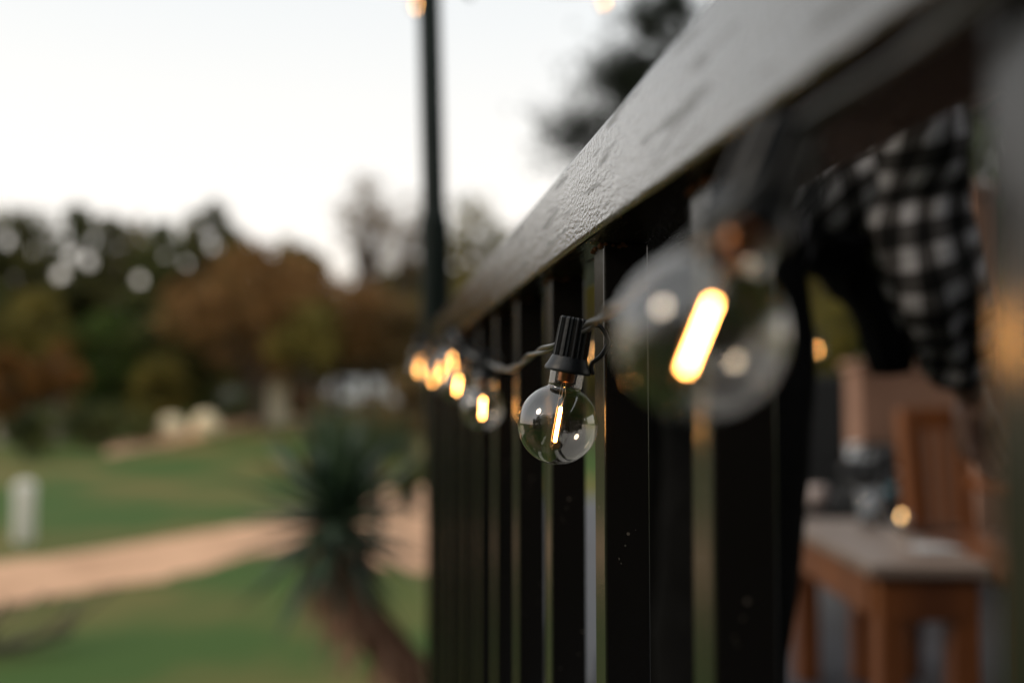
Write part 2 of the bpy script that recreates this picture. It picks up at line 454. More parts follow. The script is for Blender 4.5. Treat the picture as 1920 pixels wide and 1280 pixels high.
# ---------------------------------------------------------------- distant things on the lawn
m_cream = mat('cream_render', (.72, .66, .52), (.60, .54, .42), scale=3, rough=.9, bump=.3)
m_boulder = mat('pale_stone', (.95, .80, .54), (.85, .70, .46), scale=1.5, rough=.9, bump=.6)
m_whitepost = mat('white_paint', (.80, .80, .74), (.70, .70, .64), scale=5, rough=.7, bump=.2)
for px, py, rr, lab in ((320, 823, 26, 'pale rounded boulder beside the upper path, the left one of two'), (386, 816, 26, 'pale rounded boulder beside the upper path, the right one of two')):
    g_ = gat(px, py); d_ = (g_-CAM).dot(FW); r = rr*d_/F
    mb = MB(); mb.ball(g_+Vector((0, 0, r*.72)), r, 24, 16, (1, .9, 1.02), .14)
    tag(mb.build('boulder', m_boulder, origin=g_), lab, 'boulder', 'pale boulders beside the upper path')
g_ = gat(44, 1017); d_ = (g_-CAM).dot(FW); s = d_/F
ro = empty('bollard', g_, 'short white bollard standing on the lawn beside the path', 'bollard')
mb = MB(); mb.lathe([(16*s, 0), (18*s, 4*s), (18*s, 95*s)], 20); mb.build('post', m_whitepost, ro)
mb = MB(); mb.lathe([(18.5*s, 95*s), (19.5*s, 97*s), (19.5*s, 103*s), (16*s, 111*s), (8*s, 115*s), (0, 116*s)], 20); mb.build('cap', m_whitepost, ro)
g_ = gat(520, 796); d_ = (g_-CAM).dot(FW); s = d_/F
ro = empty('gatepost', g_, 'square cream gatepost in front of the parked cars', 'gatepost')
mb = MB(); mb.box((0,0,43*s), (34*s, 34*s, 86*s)); mb.build('pillar', m_cream, ro, bevel=.02)
mb = MB(); mb.box((0,0,89*s), (42*s, 42*s, 6*s)); mb.box((0,0,94*s), (36*s, 36*s, 4*s)); mb.build('capstone', m_cream, ro, bevel=.02)

m_glassdark = mat('car_glass', (.02, .025, .03), (.03, .035, .04), rough=.08, spec=.8)
m_tyre = mat('tyre', (.02,.02,.02), (.03,.03,.03), rough=.8)
m_rim = mat('rim', (.4,.4,.4), (.3,.3,.3), rough=.3, metallic=.9)
m_head = mat('headlight_lens', (.7,.7,.68), (.6,.6,.6), rough=.15)
def car(px, py, L, rz, paint, label, van=False):
    g_ = gat(px, py); root = empty('parked_van' if van else 'parked_car', g_, label, 'van' if van else 'car', rz=rz)
    W_ = .88
    if van: prof = [(-L/2,.35),(-L/2,1.75),(-L/2+.25,1.98),(L/2-1.5,1.98),(L/2-.75,1.25),(L/2-.08,1.05),(L/2,.75),(L/2,.35)]
    else: prof = [(-L/2,.35),(-L/2,.9),(-L/2+.3,1.0),(-L/2+.75,1.42),(L/2-1.9,1.45),(L/2-1.15,.98),(L/2-.15,.85),(L/2,.6),(L/2,.35)]
    mb = MB(); k = len(prof)
    vs = [(x, -W_, z) for x, z in prof]+[(x, W_, z) for x, z in prof]
    for i, (x, y, z) in enumerate(vs):
        if z > 1.1: vs[i] = (x, y*.86, z)
    mb.add(vs, [(i, (i+1) % k, k+(i+1) % k, k+i) for i in range(k)]+[tuple(range(k))[::-1], tuple(range(k, 2*k))])
    mb.build('body', paint, root, bevel=.07, bseg=3)
    for sy in (-1, 1):
        mb = MB(); y0 = sy*W_*.965; y1 = sy*W_*.872
        if van: q = [(L/2-2.3,1.2),(L/2-1.0,1.2),(L/2-1.6,1.85),(L/2-2.3,1.85)]
        else: q = [(-L/2+.75,1.02),(L/2-1.35,1.02),(L/2-1.95,1.38),(-L/2+.95,1.38)]
        mb.add([(x, (y0 if z < 1.3 else y1)+sy*.012, z) for x, z in q]+[(x, (y0 if z < 1.3 else y1)-sy*.02, z) for x, z in q], [(0,1,2,3),(4,7,6,5),(0,4,5,1),(1,5,6,2),(2,6,7,3),(3,7,4,0)])
        mb.build('side_window', m_glassdark, root)
        mb = MB(); mb.ball((L/2-.05, sy*.62, .72), .13, 10, 6, (.5,1,.7)); mb.build('headlight', m_head, root)
        for x in (-L/2+.8, L/2-.85):
            mb = MB(); mb.tube([(x, sy*(W_-.16), .33), (x, sy*(W_+.02), .33)], .33, 20); wh = mb.build('wheel', m_tyre, root)
            mb = MB(); mb.tube([(x, sy*(W_+.015), .33), (x, sy*(W_+.035), .33)], .19, 16); mb.build('rim', m_rim, wh)
    return root
car(664, 768, 5.4, R(195), mat('white_car_paint', (.92,.94,.97), (.88,.90,.94), rough=.3, coat=.5), 'white van parked at the back of the lawn left of the pole', True)
car(470, 775, 4.0, R(20), mat('silver_car_paint', (.62,.62,.58), (.56,.56,.52), rough=.35, coat=.5), 'silver car parked left of the cream gatepost')
car(600, 774, 4.0, R(10), mat('beige_car_paint', (.50,.44,.38), (.45,.40,.34), rough=.35, coat=.5), 'beige car parked between the cream gatepost and the white van')

# dry branch lying on the near grass
g_ = gat(40, 1232); d_ = (g_-CAM).dot(FW)
mb = MB(); P0 = g_+Vector((-1.1, -.1, .06)); rnd = random.Random(3)
mb.tube(spline([P0, P0+Vector((.5,.1,.1)), P0+Vector((1.0,.0,.05)), P0+Vector((1.5,.3,.12))], 5), [.09-.004*i for i in range(16)], 8)
for k in range(9):
    a = P0+Vector((.3+.13*k, .03*k, .08)); mb.tube(spline([a, a+Vector((rnd.uniform(.1,.3), rnd.uniform(-.3,.4), rnd.uniform(.05,.25))), a+Vector((rnd.uniform(.3,.5), rnd.uniform(-.5,.6), rnd.uniform(.1,.4)))], 3), .018, 5)
tag(mb.build('fallen_branch', m_bark, origin=g_), 'dry brown branch lying on the grass at the lower left', 'branch')

# ---------------------------------------------------------------- aloe
def aloe():
    d = 5.4; crown = at(632, 972, d); foot = at(835, 1400, d+.1); base = Vector((foot.x+.08, foot.y, H(foot.x, foot.y)))
    root = empty('aloe_plant', base, 'tall aloe with spiky dark green rosette on a leaning brown shaggy trunk', 'plant')
    rnd = random.Random(11)
    c = crown-base
    T = MB(); path = spline([Vector((0,0,-.1)), Vector((-.08,0,c.z*.35)), Vector((c.x+.07, c.y, c.z-.42)), c-Vector((0,0,.05))], 7)
    T.tube(path, [.115]*(len(path)-4)+[.12,.12,.11,.08], 12); T.build('trunk', mat('aloe_trunk', (.10,.05,.03), (.2,.1,.06), scale=20, rough=.9, bump=.8), root)
    def blade(mb, o, dirv, L, w_, droop, n=7, thick=.35):
        dirv = dirv.normalized(); side = dirv.cross(Vector((0,0,1)))
        if side.length < .01: side = Vector((1,0,0))
        side.normalize(); vs = []
        for i in range(n+1):
            t = i/n; p = o+dirv*L*t+Vector((0,0,-droop*L*t*t)); ww = w_*(1-t**1.6)*.5+.001
            nn = side.cross(dirv).normalized()
            vs += [p-side*ww, p-nn*ww*thick, p+side*ww, p+nn*ww*.15]
        fs = [(i*4+k, i*4+(k+1) % 4, (i+1)*4+(k+1) % 4, (i+1)*4+k) for i in range(n) for k in range(4)]
        mb.add(vs, fs, True)
    G = MB()
    for i in range(92):
        a = i*2.39996; el = R(-48+ (i/92)**.95*132); 
        el += rnd.gauss(0, .06)
        dv = Vector((math.cos(a)*math.cos(el), math.sin(a)*math.cos(el), math.sin(el)))
        blade(G, c+Vector((0,0,-.08+(.16*i/92)))+dv*.03, dv, rnd.uniform(.48,.72)*(1 if el < .9 else .68), rnd.uniform(.09,.13), rnd.uniform(-.12,.12) if el > .3 else rnd.uniform(.0,.15))
    G.build('leaf_rosette', mat('aloe_leaf', (.018,.042,.022), (.055,.095,.050), scale=5, rough=.45, spec=.4), root)
    D = MB(); npth = len(path)
    for i in range(520):
        t = rnd.random(); k = int(t*(npth-1.01)); p = path[k].lerp(path[k+1], t*(npth-1)-k)
        a = rnd.random()*6.28; dv = Vector((math.cos(a)*.55, math.sin(a)*.55, -1))
        blade(D, p+Vector((math.cos(a), math.sin(a), 0))*.1, dv, rnd.uniform(.18,.36), rnd.uniform(.03,.055), rnd.uniform(-.25,.1), 4)
    D.build('dead_leaf_skirt', mat('dead_leaf', (.34,.18,.12), (.55,.33,.23), scale=9, rough=.9, translucent=.15), root)
    # flower stalks? none in the photograph
aloe()
def strap_plant(px, py, hpx, d, seed, label, n=26):
    b = at(px, py, d); base = Vector((b.x, b.y, H(b.x, b.y))); root = empty('strap_leaf_plant', base, label, 'plant')
    rnd = random.Random(seed); top = at(px, py-hpx, d).z-base.z; A = MB()
    S = MB(); S.tube(spline([(0,0,-.1),(.03,0,top*.3),(0,.02,top*.62)], 4), [.09]*9, 8); S.build('stem', m_bark, root)
    for i in range(n):
        a = rnd.random()*6.28; el = rnd.uniform(.5, 1.5); L = rnd.uniform(.8,1.25)
        o = Vector((0,0,top*.6)); dv = Vector((math.cos(a)*math.cos(el), math.sin(a)*math.cos(el), math.sin(el))); s_ = dv.orthogonal().normalized()
        vs = []
        for k in range(6):
            t = k/5; p = o+dv*L*t-Vector((0,0,.25*L*t*t*math.cos(el))); ww = .07*(1-t**2)+.004; vs += [p-s_*ww, p+s_*ww]
        A.add(vs, [(2*k,2*k+1,2*k+3,2*k+2) for k in range(5)])
    A.build('leaves', leafmat('leaf_strap', (.05,.085,.04), (.13,.14,.08)), root)
strap_plant(610, 1000, 240, 15.0, 31, 'pale green strap leaved plant behind the aloe crown, to its left')
strap_plant(705, 1000, 235, 15.6, 32, 'pale green strap leaved plant behind the aloe crown, to its right')

# ---------------------------------------------------------------- railing (runs along +Y)
AX = .121; WB = .0247; PITCH = .1695; Y0 = .522
RB = EYE+.0792; RTOP = EYE+.1308; RX0, RX1 = .109, .166
YEND = 2.16

def railing_mats():
    # handrail: black oil paint, brushed, slightly wrinkled, worn brown on its lower edge
    m, nt, out = nodes('handrail_paint')
    b = N(nt, 'ShaderNodeBsdfPrincipled'); tc = N(nt, 'ShaderNodeTexCoord')
    b.inputs['IOR'].default_value = 1.6; b.inputs['Coat Weight'].default_value = .7; b.inputs['Coat Roughness'].default_value = .10
    mp = N(nt, 'ShaderNodeMapping'); mp.inputs['Scale'].default_value = (1, .5, 1); nt.links.new(tc.outputs['Object'], mp.inputs[0])
    mp2 = N(nt, 'ShaderNodeMapping'); mp2.inputs['Scale'].default_value = (1, .09, 1); nt.links.new(tc.outputs['Object'], mp2.inputs[0])
    fine = N(nt, 'ShaderNodeTexNoise'); fine.inputs['Scale'].default_value = 520; fine.inputs['Detail'].default_value = 3; nt.links.new(mp.outputs[0], fine.inputs['Vector'])
    mid = N(nt, 'ShaderNodeTexNoise'); mid.inputs['Scale'].default_value = 60; mid.inputs['Detail'].default_value = 5; nt.links.new(mp2.outputs[0], mid.inputs['Vector'])
    big = N(nt, 'ShaderNodeTexNoise'); big.inputs['Scale'].default_value = 14; big.inputs['Detail'].default_value = 3; nt.links.new(tc.outputs['Object'], big.inputs['Vector'])
    streak = N(nt, 'ShaderNodeTexNoise'); streak.inputs['Scale'].default_value = 150; streak.inputs['Detail'].default_value = 6; nt.links.new(mp2.outputs[0], streak.inputs['Vector'])
    b1 = N(nt, 'ShaderNodeBump'); b1.inputs['Strength'].default_value = .55; b1.inputs['Distance'].default_value = .0012
    nt.links.new(fine.outputs['Fac'], b1.inputs['Height'])
    b2 = N(nt, 'ShaderNodeBump'); b2.inputs['Strength'].default_value = .22; b2.inputs['Distance'].default_value = .003
    nt.links.new(mid.outputs['Fac'], b2.inputs['Height']); nt.links.new(b1.outputs[0], b2.inputs['Normal'])
    nt.links.new(b2.outputs[0], b.inputs['Normal']); nt.links.new(b2.outputs[0], b.inputs['Coat Normal'])
    rr = N(nt, 'ShaderNodeMapRange'); rr.inputs['From Min'].default_value = .35; rr.inputs['From Max'].default_value = .65; rr.inputs['To Min'].default_value = .10; rr.inputs['To Max'].default_value = .20
    nt.links.new(big.outputs['Fac'], rr.inputs[0])
    sr = N(nt, 'ShaderNodeMapRange'); sr.inputs['From Min'].default_value = .58; sr.inputs['From Max'].default_value = .66; sr.inputs['To Min'].default_value = 0; sr.inputs['To Max'].default_value = .55
    nt.links.new(streak.outputs['Fac'], sr.inputs[0])
    ad = N(nt, 'ShaderNodeMath', operation='ADD'); nt.links.new(rr.outputs[0], ad.inputs[0]); nt.links.new(sr.outputs[0], ad.inputs[1]); nt.links.new(ad.outputs[0], b.inputs['Roughness'])
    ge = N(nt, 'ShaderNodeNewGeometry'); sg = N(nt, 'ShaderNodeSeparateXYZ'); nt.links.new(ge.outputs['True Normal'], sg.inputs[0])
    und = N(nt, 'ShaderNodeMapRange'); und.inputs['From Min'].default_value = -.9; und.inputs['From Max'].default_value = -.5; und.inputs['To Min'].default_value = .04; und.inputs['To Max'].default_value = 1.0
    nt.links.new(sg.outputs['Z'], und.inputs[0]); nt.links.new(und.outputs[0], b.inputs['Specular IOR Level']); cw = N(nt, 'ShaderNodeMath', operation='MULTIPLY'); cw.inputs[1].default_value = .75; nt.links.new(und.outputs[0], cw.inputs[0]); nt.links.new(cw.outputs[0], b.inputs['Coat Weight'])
    # wear along the lower arris
    sx = N(nt, 'ShaderNodeSeparateXYZ'); nt.links.new(tc.outputs['Object'], sx.inputs[0])
    wv = N(nt, 'ShaderNodeMath', operation='MULTIPLY_ADD'); wv.inputs[1].default_value = .004; nt.links.new(mid.outputs['Fac'], wv.inputs[0]); nt.links.new(sx.outputs['Z'], wv.inputs[2])
    wr = N(nt, 'ShaderNodeMapRange'); wr.inputs['From Min'].default_value = .0026; wr.inputs['From Max'].default_value = .0046; wr.inputs['To Min'].default_value = .85; wr.inputs['To Max'].default_value = 0
    nt.links.new(wv.outputs[0], wr.inputs[0])
    cm = N(nt, 'ShaderNodeMix', data_type='RGBA'); cm.inputs[6].default_value = (.016,.012,.009,1); cm.inputs[7].default_value = (.10,.055,.025,1)
    wf = N(nt, 'ShaderNodeMath', operation='MULTIPLY'); un = N(nt, 'ShaderNodeMapRange'); un.inputs['From Min'].default_value = -.97; un.inputs['From Max'].default_value = -.8
    nt.links.new(sg.outputs['Z'], un.inputs[0]); nt.links.new(un.outputs[0], wf.inputs[0]); nt.links.new(wr.outputs[0], wf.inputs[1])
    nt.links.new(wf.outputs[0], cm.inputs[0]); nt.links.new(cm.outputs[2], b.inputs['Base Color'])
    nt.links.new(b.outputs[0], out.inputs[0])
    # bars: satin black paint with tiny paint flecks
    m2, nt, out = nodes('bar_paint')
    b = N(nt, 'ShaderNodeBsdfPrincipled'); tc = N(nt, 'ShaderNodeTexCoord'); b.inputs['Specular IOR Level'].default_value = .6; b.inputs['IOR'].default_value = 1.62
    vo = N(nt, 'ShaderNodeTexVoronoi'); vo.inputs['Scale'].default_value = 150; nt.links.new(tc.outputs['Object'], vo.inputs['Vector'])
    nz = N(nt, 'ShaderNodeTexNoise'); nz.inputs['Scale'].default_value = 30; nz.inputs['Detail'].default_value = 2; nt.links.new(tc.outputs['Object'], nz.inputs['Vector'])
    a = N(nt, 'ShaderNodeMath', operation='LESS_THAN'); a.inputs[1].default_value = .13; nt.links.new(vo.outputs['Distance'], a.inputs[0])
    c = N(nt, 'ShaderNodeMath', operation='GREATER_THAN'); c.inputs[1].default_value = .60; nt.links.new(nz.outputs['Fac'], c.inputs[0])
    mu = N(nt, 'ShaderNodeMath', operation='MULTIPLY'); nt.links.new(a.outputs[0], mu.inputs[0]); nt.links.new(c.outputs[0], mu.inputs[1])
    cm = N(nt, 'ShaderNodeMix', data_type='RGBA'); cm.inputs[6].default_value = (.008,.007,.006,1); cm.inputs[7].default_value = (.16,.14,.12,1)
    nt.links.new(mu.outputs[0], cm.inputs[0]); nt.links.new(cm.outputs[2], b.inputs['Base Color'])
    n3 = N(nt, 'ShaderNodeTexNoise'); n3.inputs['Scale'].default_value = 260; n3.inputs['Detail'].default_value = 4; nt.links.new(tc.outputs['Object'], n3.inputs['Vector'])
    bp = N(nt, 'ShaderNodeBump'); bp.inputs['Strength'].default_value = .18; bp.inputs['Distance'].default_value = .0006
    nt.links.new(n3.outputs['Fac'], bp.inputs['Height']); nt.links.new(bp.outputs[0], b.inputs['Normal'])
    b.inputs['Roughness'].default_value = .25
    nt.links.new(b.outputs[0], out.inputs[0])
    return m, m2
m_rail, m_barp = railing_mats()
m_rust = mat('rust', (.20,.07,.025), (.09,.035,.015), scale=300, rough=.9, bump=.8, bscale=600, bdist=.002)
rail = empty('railing', (AX, 0, DECK), 'black painted steel terrace railing with square bars and broad glossy handrail', 'railing')
def raise_part(mb, name, m, **kw):
    o = mb.build(name, m, rail, origin=kw.pop('origin', None), **kw)
    o.location = Vector(o.location)-rail.location
    return o
mb = MB()
ny = 60; sec = [(RX0, RB), (RX1, RB), (RX1, RTOP), (RX0, RTOP)]
vs = []
for i in range(ny+1):
    y = -1.2+(YEND+.06+1.2)*i/ny
    for (x, z) in sec: vs.append((x+.0005*mnoise.noise(Vector((y*6, x*50, 0))), y, z+.0006*mnoise.noise(Vector((y*5, 9, z*40)))))
mb.add(vs, [(i*4+k, (i+1)*4+k, (i+1)*4+(k+1) % 4, i*4+(k+1) % 4) for i in range(ny) for k in range(4)]+[(0,1,2,3), tuple(ny*4+k for k in (3,2,1,0))])
raise_part(mb, 'handrail', m_rail, bevel=.0028, bseg=3, origin=(0, 0, RB))
bar_proto = None; k = -10
while Y0+k*PITCH < YEND-.06:
    y = Y0+k*PITCH
    if bar_proto is None:
        mb = MB(); mb.box((WB/2, WB/2, (RB-DECK-.08)/2), (WB, WB, RB-DECK-.08-.0005)); bar_proto = mb.build('baluster', m_barp, rail, bevel=.0014, bseg=3); bo = bar_proto
        mw = MB(); rnd = random.Random(4)
        for q in range(14):
            t = rnd.random(); sidep = rnd.choice((0,1))
            p = (-.0004, t*WB, 0) if sidep == 0 else (t*WB*.5, -.0004, 0)
            mw.ball((p[0], p[1], RB-DECK-.0815-rnd.random()*.0012), rnd.uniform(.0009,.0021), 8, 5, (1,1,.8), .5)
        wo_ = mw.build('weld_bead', m_rust, bar_proto)
    else:
        bo = copy_tree(bar_proto, rail)
        bo.rotation_euler = (random.gauss(0,.0012), random.gauss(0,.0012), random.gauss(0,.008))
    bo.location = (0, y-(.0225 if k == -2 else 0), .08); k += 1
mb = MB(); mb.box((AX+.012, (YEND-1.2)/2, DECK+.065), (.04, YEND+1.2, .03)); raise_part(mb, 'bottom_rail', m_barp, bevel=.002)
mb = MB(); mb.box((AX+.018, YEND+.03, (RB+DECK)/2), (.06, .06, RB-DECK-.001)); raise_part(mb, 'end_post', m_barp, bevel=.003)

# pole behind the end of the railing, carrying the overhead lights
pa = at(828, 1000, 2.3); ptop = at(803, -60, 2.3)
dv = (ptop-pa).normalized(); foot = pa+dv*((DECK-pa.z)/dv.z)
m_pole = mat('pole_paint', (.003,.009,.007), (.006,.013,.011), scale=12, rough=.6, spec=.2)
pr = empty('light_pole', foot, 'slim dark green pole rising behind the end of the railing', 'pole')
mb = MB(); L = (ptop-foot).length
mb.tube([Vector((0,0,0)), dv*(L+.12)], .027, 20); mb.build('shaft', m_pole, pr)
mb = MB(); zs = at(822, 395, 2.3); ls_ = (zs-foot).length
mb.tube([Vector((0,0,0)), dv*(ls_-.03), dv*ls_], [.035,.035,.028], 20); mb.build('sleeve', m_pole, pr)
mb = MB(); a = dv*(L+.045-.0); a2 = at(885, -14, 2.35)-foot
mb.tube([dv*(L+.02), a2+Vector((0,0,-.012))], .006, 8); mb.build('cross_arm', m_pole, pr)

# ---------------------------------------------------------------- festoon lights
m_bulbglass = thin_glass('bulb_glass')
m_socket = mat('socket_rubber', (.007,.009,.012), (.011,.014,.018), scale=80, rough=.42, spec=.45, bump=.15, bscale=500, bdist=.001)
m_fil = emit('filament_glow', (1, .45, .115), 56)
m_brass = mat('copper_screw', (.38,.18,.09), (.26,.12,.06), scale=100, rough=.3, metallic=1)
m_wirethin = mat('support_wire', (.45,.35,.25), (.3,.24,.18), rough=.3, metallic=1)
m_cable = mat('cable_rubber', (.03,.032,.032), (.045,.045,.044), scale=60, rough=.3, spec=.7)
UNIT = {}
def make_bulb(label, group):
    root = empty('festoon_bulb', (0,0,0), label, 'light bulb', group)
    mm = .001
    S = MB()
    rib = []
    n = 96
    S.lathe([(11.4*mm, 26.6*mm), (11.7*mm, 27.2*mm), (11.6*mm, 28.2*mm), (10.4*mm, 30.5*mm), (9.2*mm, 33.5*mm), (8.8*mm, 34.4*mm)], 48)
    S.lathe([(10.6*mm, 27.6*mm), (11.4*mm, 26.6*mm)], 48)
    S.lathe([(8.5*mm, 33.8*mm), (8.0*mm, 53.2*mm)], 80, rib=(20, .055))
    S.lathe([(8.0*mm, 53.2*mm), (7.3*mm, 54.2*mm), (0, 54.3*mm)], 80, rib=(20, .05))
    S.disc(10.7*mm, 27.7*mm)
    so_ = S.build('socket', m_socket, root)
    Cc = MB(); Cc.tube(spline([(7.4*mm, 1*mm, 52*mm), (13*mm, 0, 51.5*mm), (17.3*mm, -1*mm, 45*mm), (15.5*mm, -1*mm, 38*mm), (11.6*mm, 0, 33*mm), (12.2*mm, 0, 29*mm), (13.2*mm, 0, 27.5*mm)], 6), 1.15*mm, 8)
    Cc.build('hanging_clip', m_socket, so_)
    G = MB(); prof = []
    r0 = 20.2*mm
    for i in range(40):
        th = math.pi*(1-i/39*.865)
        prof.append((r0*math.sin(th)+(0 if i else 0), r0*math.cos(th)))
    zr, zz = prof[-1]
    prof += [(8.7*mm, 19.6*mm), (8.75*mm, 21*mm), (8.8*mm, 28*mm)]
    prof[0] = (0.00001, prof[0][1])
    G.lathe(prof, 64); gl = G.build('glass_globe', m_bulbglass, root)
    t = MB(); t.lathe([(0,-20.6*mm), (1.2*mm,-20.5*mm), (1.6*mm,-20.1*mm), (1.1*mm,-19.6*mm), (0,-19.5*mm)], 14); t.build('glass_tip', m_bulbglass, gl)
    B = MB()
    pr_ = [(3.6*mm, 21.5*mm)]
    for i in range(6): pr_ += [(4.5*mm, (22.2+i*1.0)*mm), (3.9*mm, (22.7+i*1.0)*mm)]
    pr_ += [(7.9*mm, 27.4*mm)]
    B.lathe(pr_, 32); B.disc(3.6*mm, 21.5*mm); B.build('screw_base', m_brass, root)
    Fm = MB(); Fm.lathe([(0, -9.7*mm), (.85*mm, -9.6*mm), (.9*mm, -9.0*mm), (.9*mm, 7.6*mm), (.8*mm, 8.2*mm), (0, 8.3*mm)], 12, c=(0, 0, .6*mm))
    Fm.build('filament', m_fil, root)
    Wm = MB()
    Wm.tube([(0,0,9.2*mm), (1.2*mm,.1*mm,15*mm), (.3*mm,0,20.6*mm)], .18*mm, 6)
    Wm.tube(spline([(-1.7*mm,0,20.6*mm), (-1.9*mm,0,8*mm), (-1.9*mm,0,-10*mm), (-1.2*mm,0,-11.5*mm), (0,0,-9.6*mm)], 4), .17*mm, 6)
    Wm.tube([(-1.2*mm,0,-11*mm), (-.6*mm,0,-13*mm)], .15*mm, 6)
    Wm.tube([(-.6*mm,0,20.6*mm), (-.5*mm,0,14*mm), (-1.9*mm,0,12.5*mm)], .16*mm, 6)
    Wm.build('support_wire', m_wirethin, root)
    return root
def place_bulb(px, py, d, tilt, label, group, yaw=None, fwd=0, pos=None):
    if 'b' not in UNIT: UNIT['b'] = make_bulb(label, group); o = UNIT['b']
    else: o = copy_tree(UNIT['b'])
    o['label'] = label; o['group'] = group
    o.location = pos if pos is not None else at(px, py, d)
    o.scale = (1.05,)*3
    o.rotation_euler = (Matrix.Rotation(-PSI, 3, 'Z') @ Matrix.Rotation(tilt, 3, 'Y') @ Matrix.Rotation(fwd, 3, 'X') @ Matrix.Rotation(yaw or 0, 3, 'Z')).to_euler()
    return o
def top_of(o, h=.0535):
    return o.location + (o.rotation_euler.to_matrix() @ Vector((0, 0, h)))
GR = 'lit globe bulbs of the string along the railing'
b2 = place_bulb(1046, 795, .525, R(10), 'sharp clear globe bulb with glowing filament hanging in front of the bars', GR, fwd=R(4))
b1 = place_bulb(1312, 628, .25, R(22), 'large blurred globe bulb nearest to the camera on the right', GR, yaw=R(30), fwd=R(2))
far = [
 (905, 765, .98, R(3), 'blurred globe bulb hanging just left of the sharp one'),
 (858, 722, 1.25, R(8), 'small blurred bulb up and left of the third bulb from the camera'),
 (849, 679, 1.47, R(-4), 'bright blurred bulb, topmost right of the far cluster'),
 (828, 695, 1.68, R(5), 'blurred bulb in the middle of the far cluster'),
 (812, 709, 1.88, R(5), 'lowest blurred bulb on the left half of the far cluster'),
 (786, 693, 2.08, R(0), 'farthest lower blurred bulb at the left end of the string'),
 (789, 668, 2.28, R(0), 'farthest upper blurred bulb at the left end of the string')]
fb = [place_bulb(px, py, d, t, lab, GR, yaw=random.uniform(-1,1)) for px, py, d, t, lab in far]
# cable
def cable(pts, name, label, r=.0013, sep=.00135, tw=34):
    P = spline(pts, 14); mb = MB(); A = []; B = []; s = 0
    for i, p in enumerate(P):
        if i: s += (p-P[i-1]).length
        t = (P[min(i+1, len(P)-1)]-P[max(0, i-1)]).normalized(); u = t.cross(Vector((0,0,1))).normalized(); w_ = t.cross(u)
        o_ = (u*math.cos(s*tw)+w_*math.sin(s*tw))*sep; A.append(p+o_); B.append(p-o_)
    mb.tube(A, r, 8); mb.tube(B, r, 8)
    return tag(mb.build(name, m_cable, origin=P[0]), label, 'cable')
t1, t2 = top_of(b1, .050), top_of(b2, .050)
off = lambda o, px, py, dz=0: o
pts = [at(2350, -330, .155), at(1900, -60, .185), at(1690, 105, .215), at(1520, 225, .24), t1+RT*.002,
       at(1385, 388, .238), at(1250, 490, .262), at(1170, 560, .345), t2+RT*.004, t2-RT*.010+FW*.01-UP*.008, at(1000, 664, .62), at(955, 692, .78)]
for o in fb:
    pts.append(top_of(o, .046))
pts += [at(800, 640, 2.33)]
cable(pts, 'light_cable', 'twisted dark two core cable linking the bulbs along the railing')

# overhead lights
GO = 'lit bulbs overhead against the sky'
ob1 = place_bulb(780, 12, 3.0, 0, 'glowing overhead bulb just left of the pole at the top edge', GO)
ob2 = place_bulb(1133, 6, 3.2, 0, 'glowing overhead bulb against the sky right of the pole at the top edge', GO)
cable([at(400, -330, 3.6), top_of(ob1, .052), ptop+dv*.04, top_of(ob2, .052), at(1600, -300, 3.6)], 'overhead_cable', 'dark cable strung overhead from the pole', tw=40)
GI = 'lit bulbs on the far side of the terrace'
ib = [place_bulb(px, py, d, 0, lab, GI) for px, py, d, lab in (
  (1532, 655, 3.2, 'small round amber light seen between the black trousers and the plaid shirt'),
  (1111, 662, 3.0, 'amber light glowing through the gap beside the sharp bulb socket'),
  (1160, 690, 3.1, 'dim amber light seen through the left side of the large blurred bulb'))]
cable([at(1000, 560, 3.1)]+[top_of(ib[1], .052), top_of(ib[2], .052), at(1330, 640, 3.3), top_of(ib[0], .052), at(1700, 560, 3.4)], 'inner_cable', 'dark cable carrying the bulbs on the far side of the terrace', tw=40)

# ---------------------------------------------------------------- terrace
m_deck = mat('terrace_floor', (.075,.08,.095), (.04,.043,.052), scale=2.5, rough=.5, bump=.3, bscale=30, contrast=(.3,.7))
mb = MB()
mb.box((AX+2.45-.02, .4, DECK-.10), (4.9, 3.72, .2)); mb.box((3.05, 4.9, DECK-.101), (4.9, 5.28, .198))
tag(mb.build('terrace_floor', m_deck), kind='structure')
m_conc = mat('terrace_wall_concrete', (.25,.23,.21), (.18,.165,.15), scale=3, rough=.9, bump=.4)
mb = MB(); mb.box((AX+2.45, .4, (DECK-.2)/2-.05), (4.7, 3.5, DECK-.2+.1)); mb.box((3.05, 4.9, (DECK-.2)/2-.052), (4.7, 5.1, DECK-.2+.096)); tag(mb.build('terrace_plinth', m_conc), 'concrete plinth carrying the terrace floor', 'wall')
# pale timber post
b = at(825, 1100, 3.4); mb = MB()
ro = empty('timber_post', (b.x, b.y, H(b.x, b.y)), 'pale weathered timber post below the end of the railing', 'post')
hh = at(808, 880, 3.4).z-H(b.x, b.y)
mb.box((0,0,hh/2-.05), (.085,.085,hh+.1)); mb.build('shaft', mat('weathered_timber', (.42,.34,.28), (.30,.25,.21), scale=6, rough=.9, bump=.4, stretch=(1,1,.1)), ro, bevel=.008)
mb = MB(); mb.box((0,0,hh+.008), (.1,.1,.014)); mb.build('cap', m_pole, ro, bevel=.003)

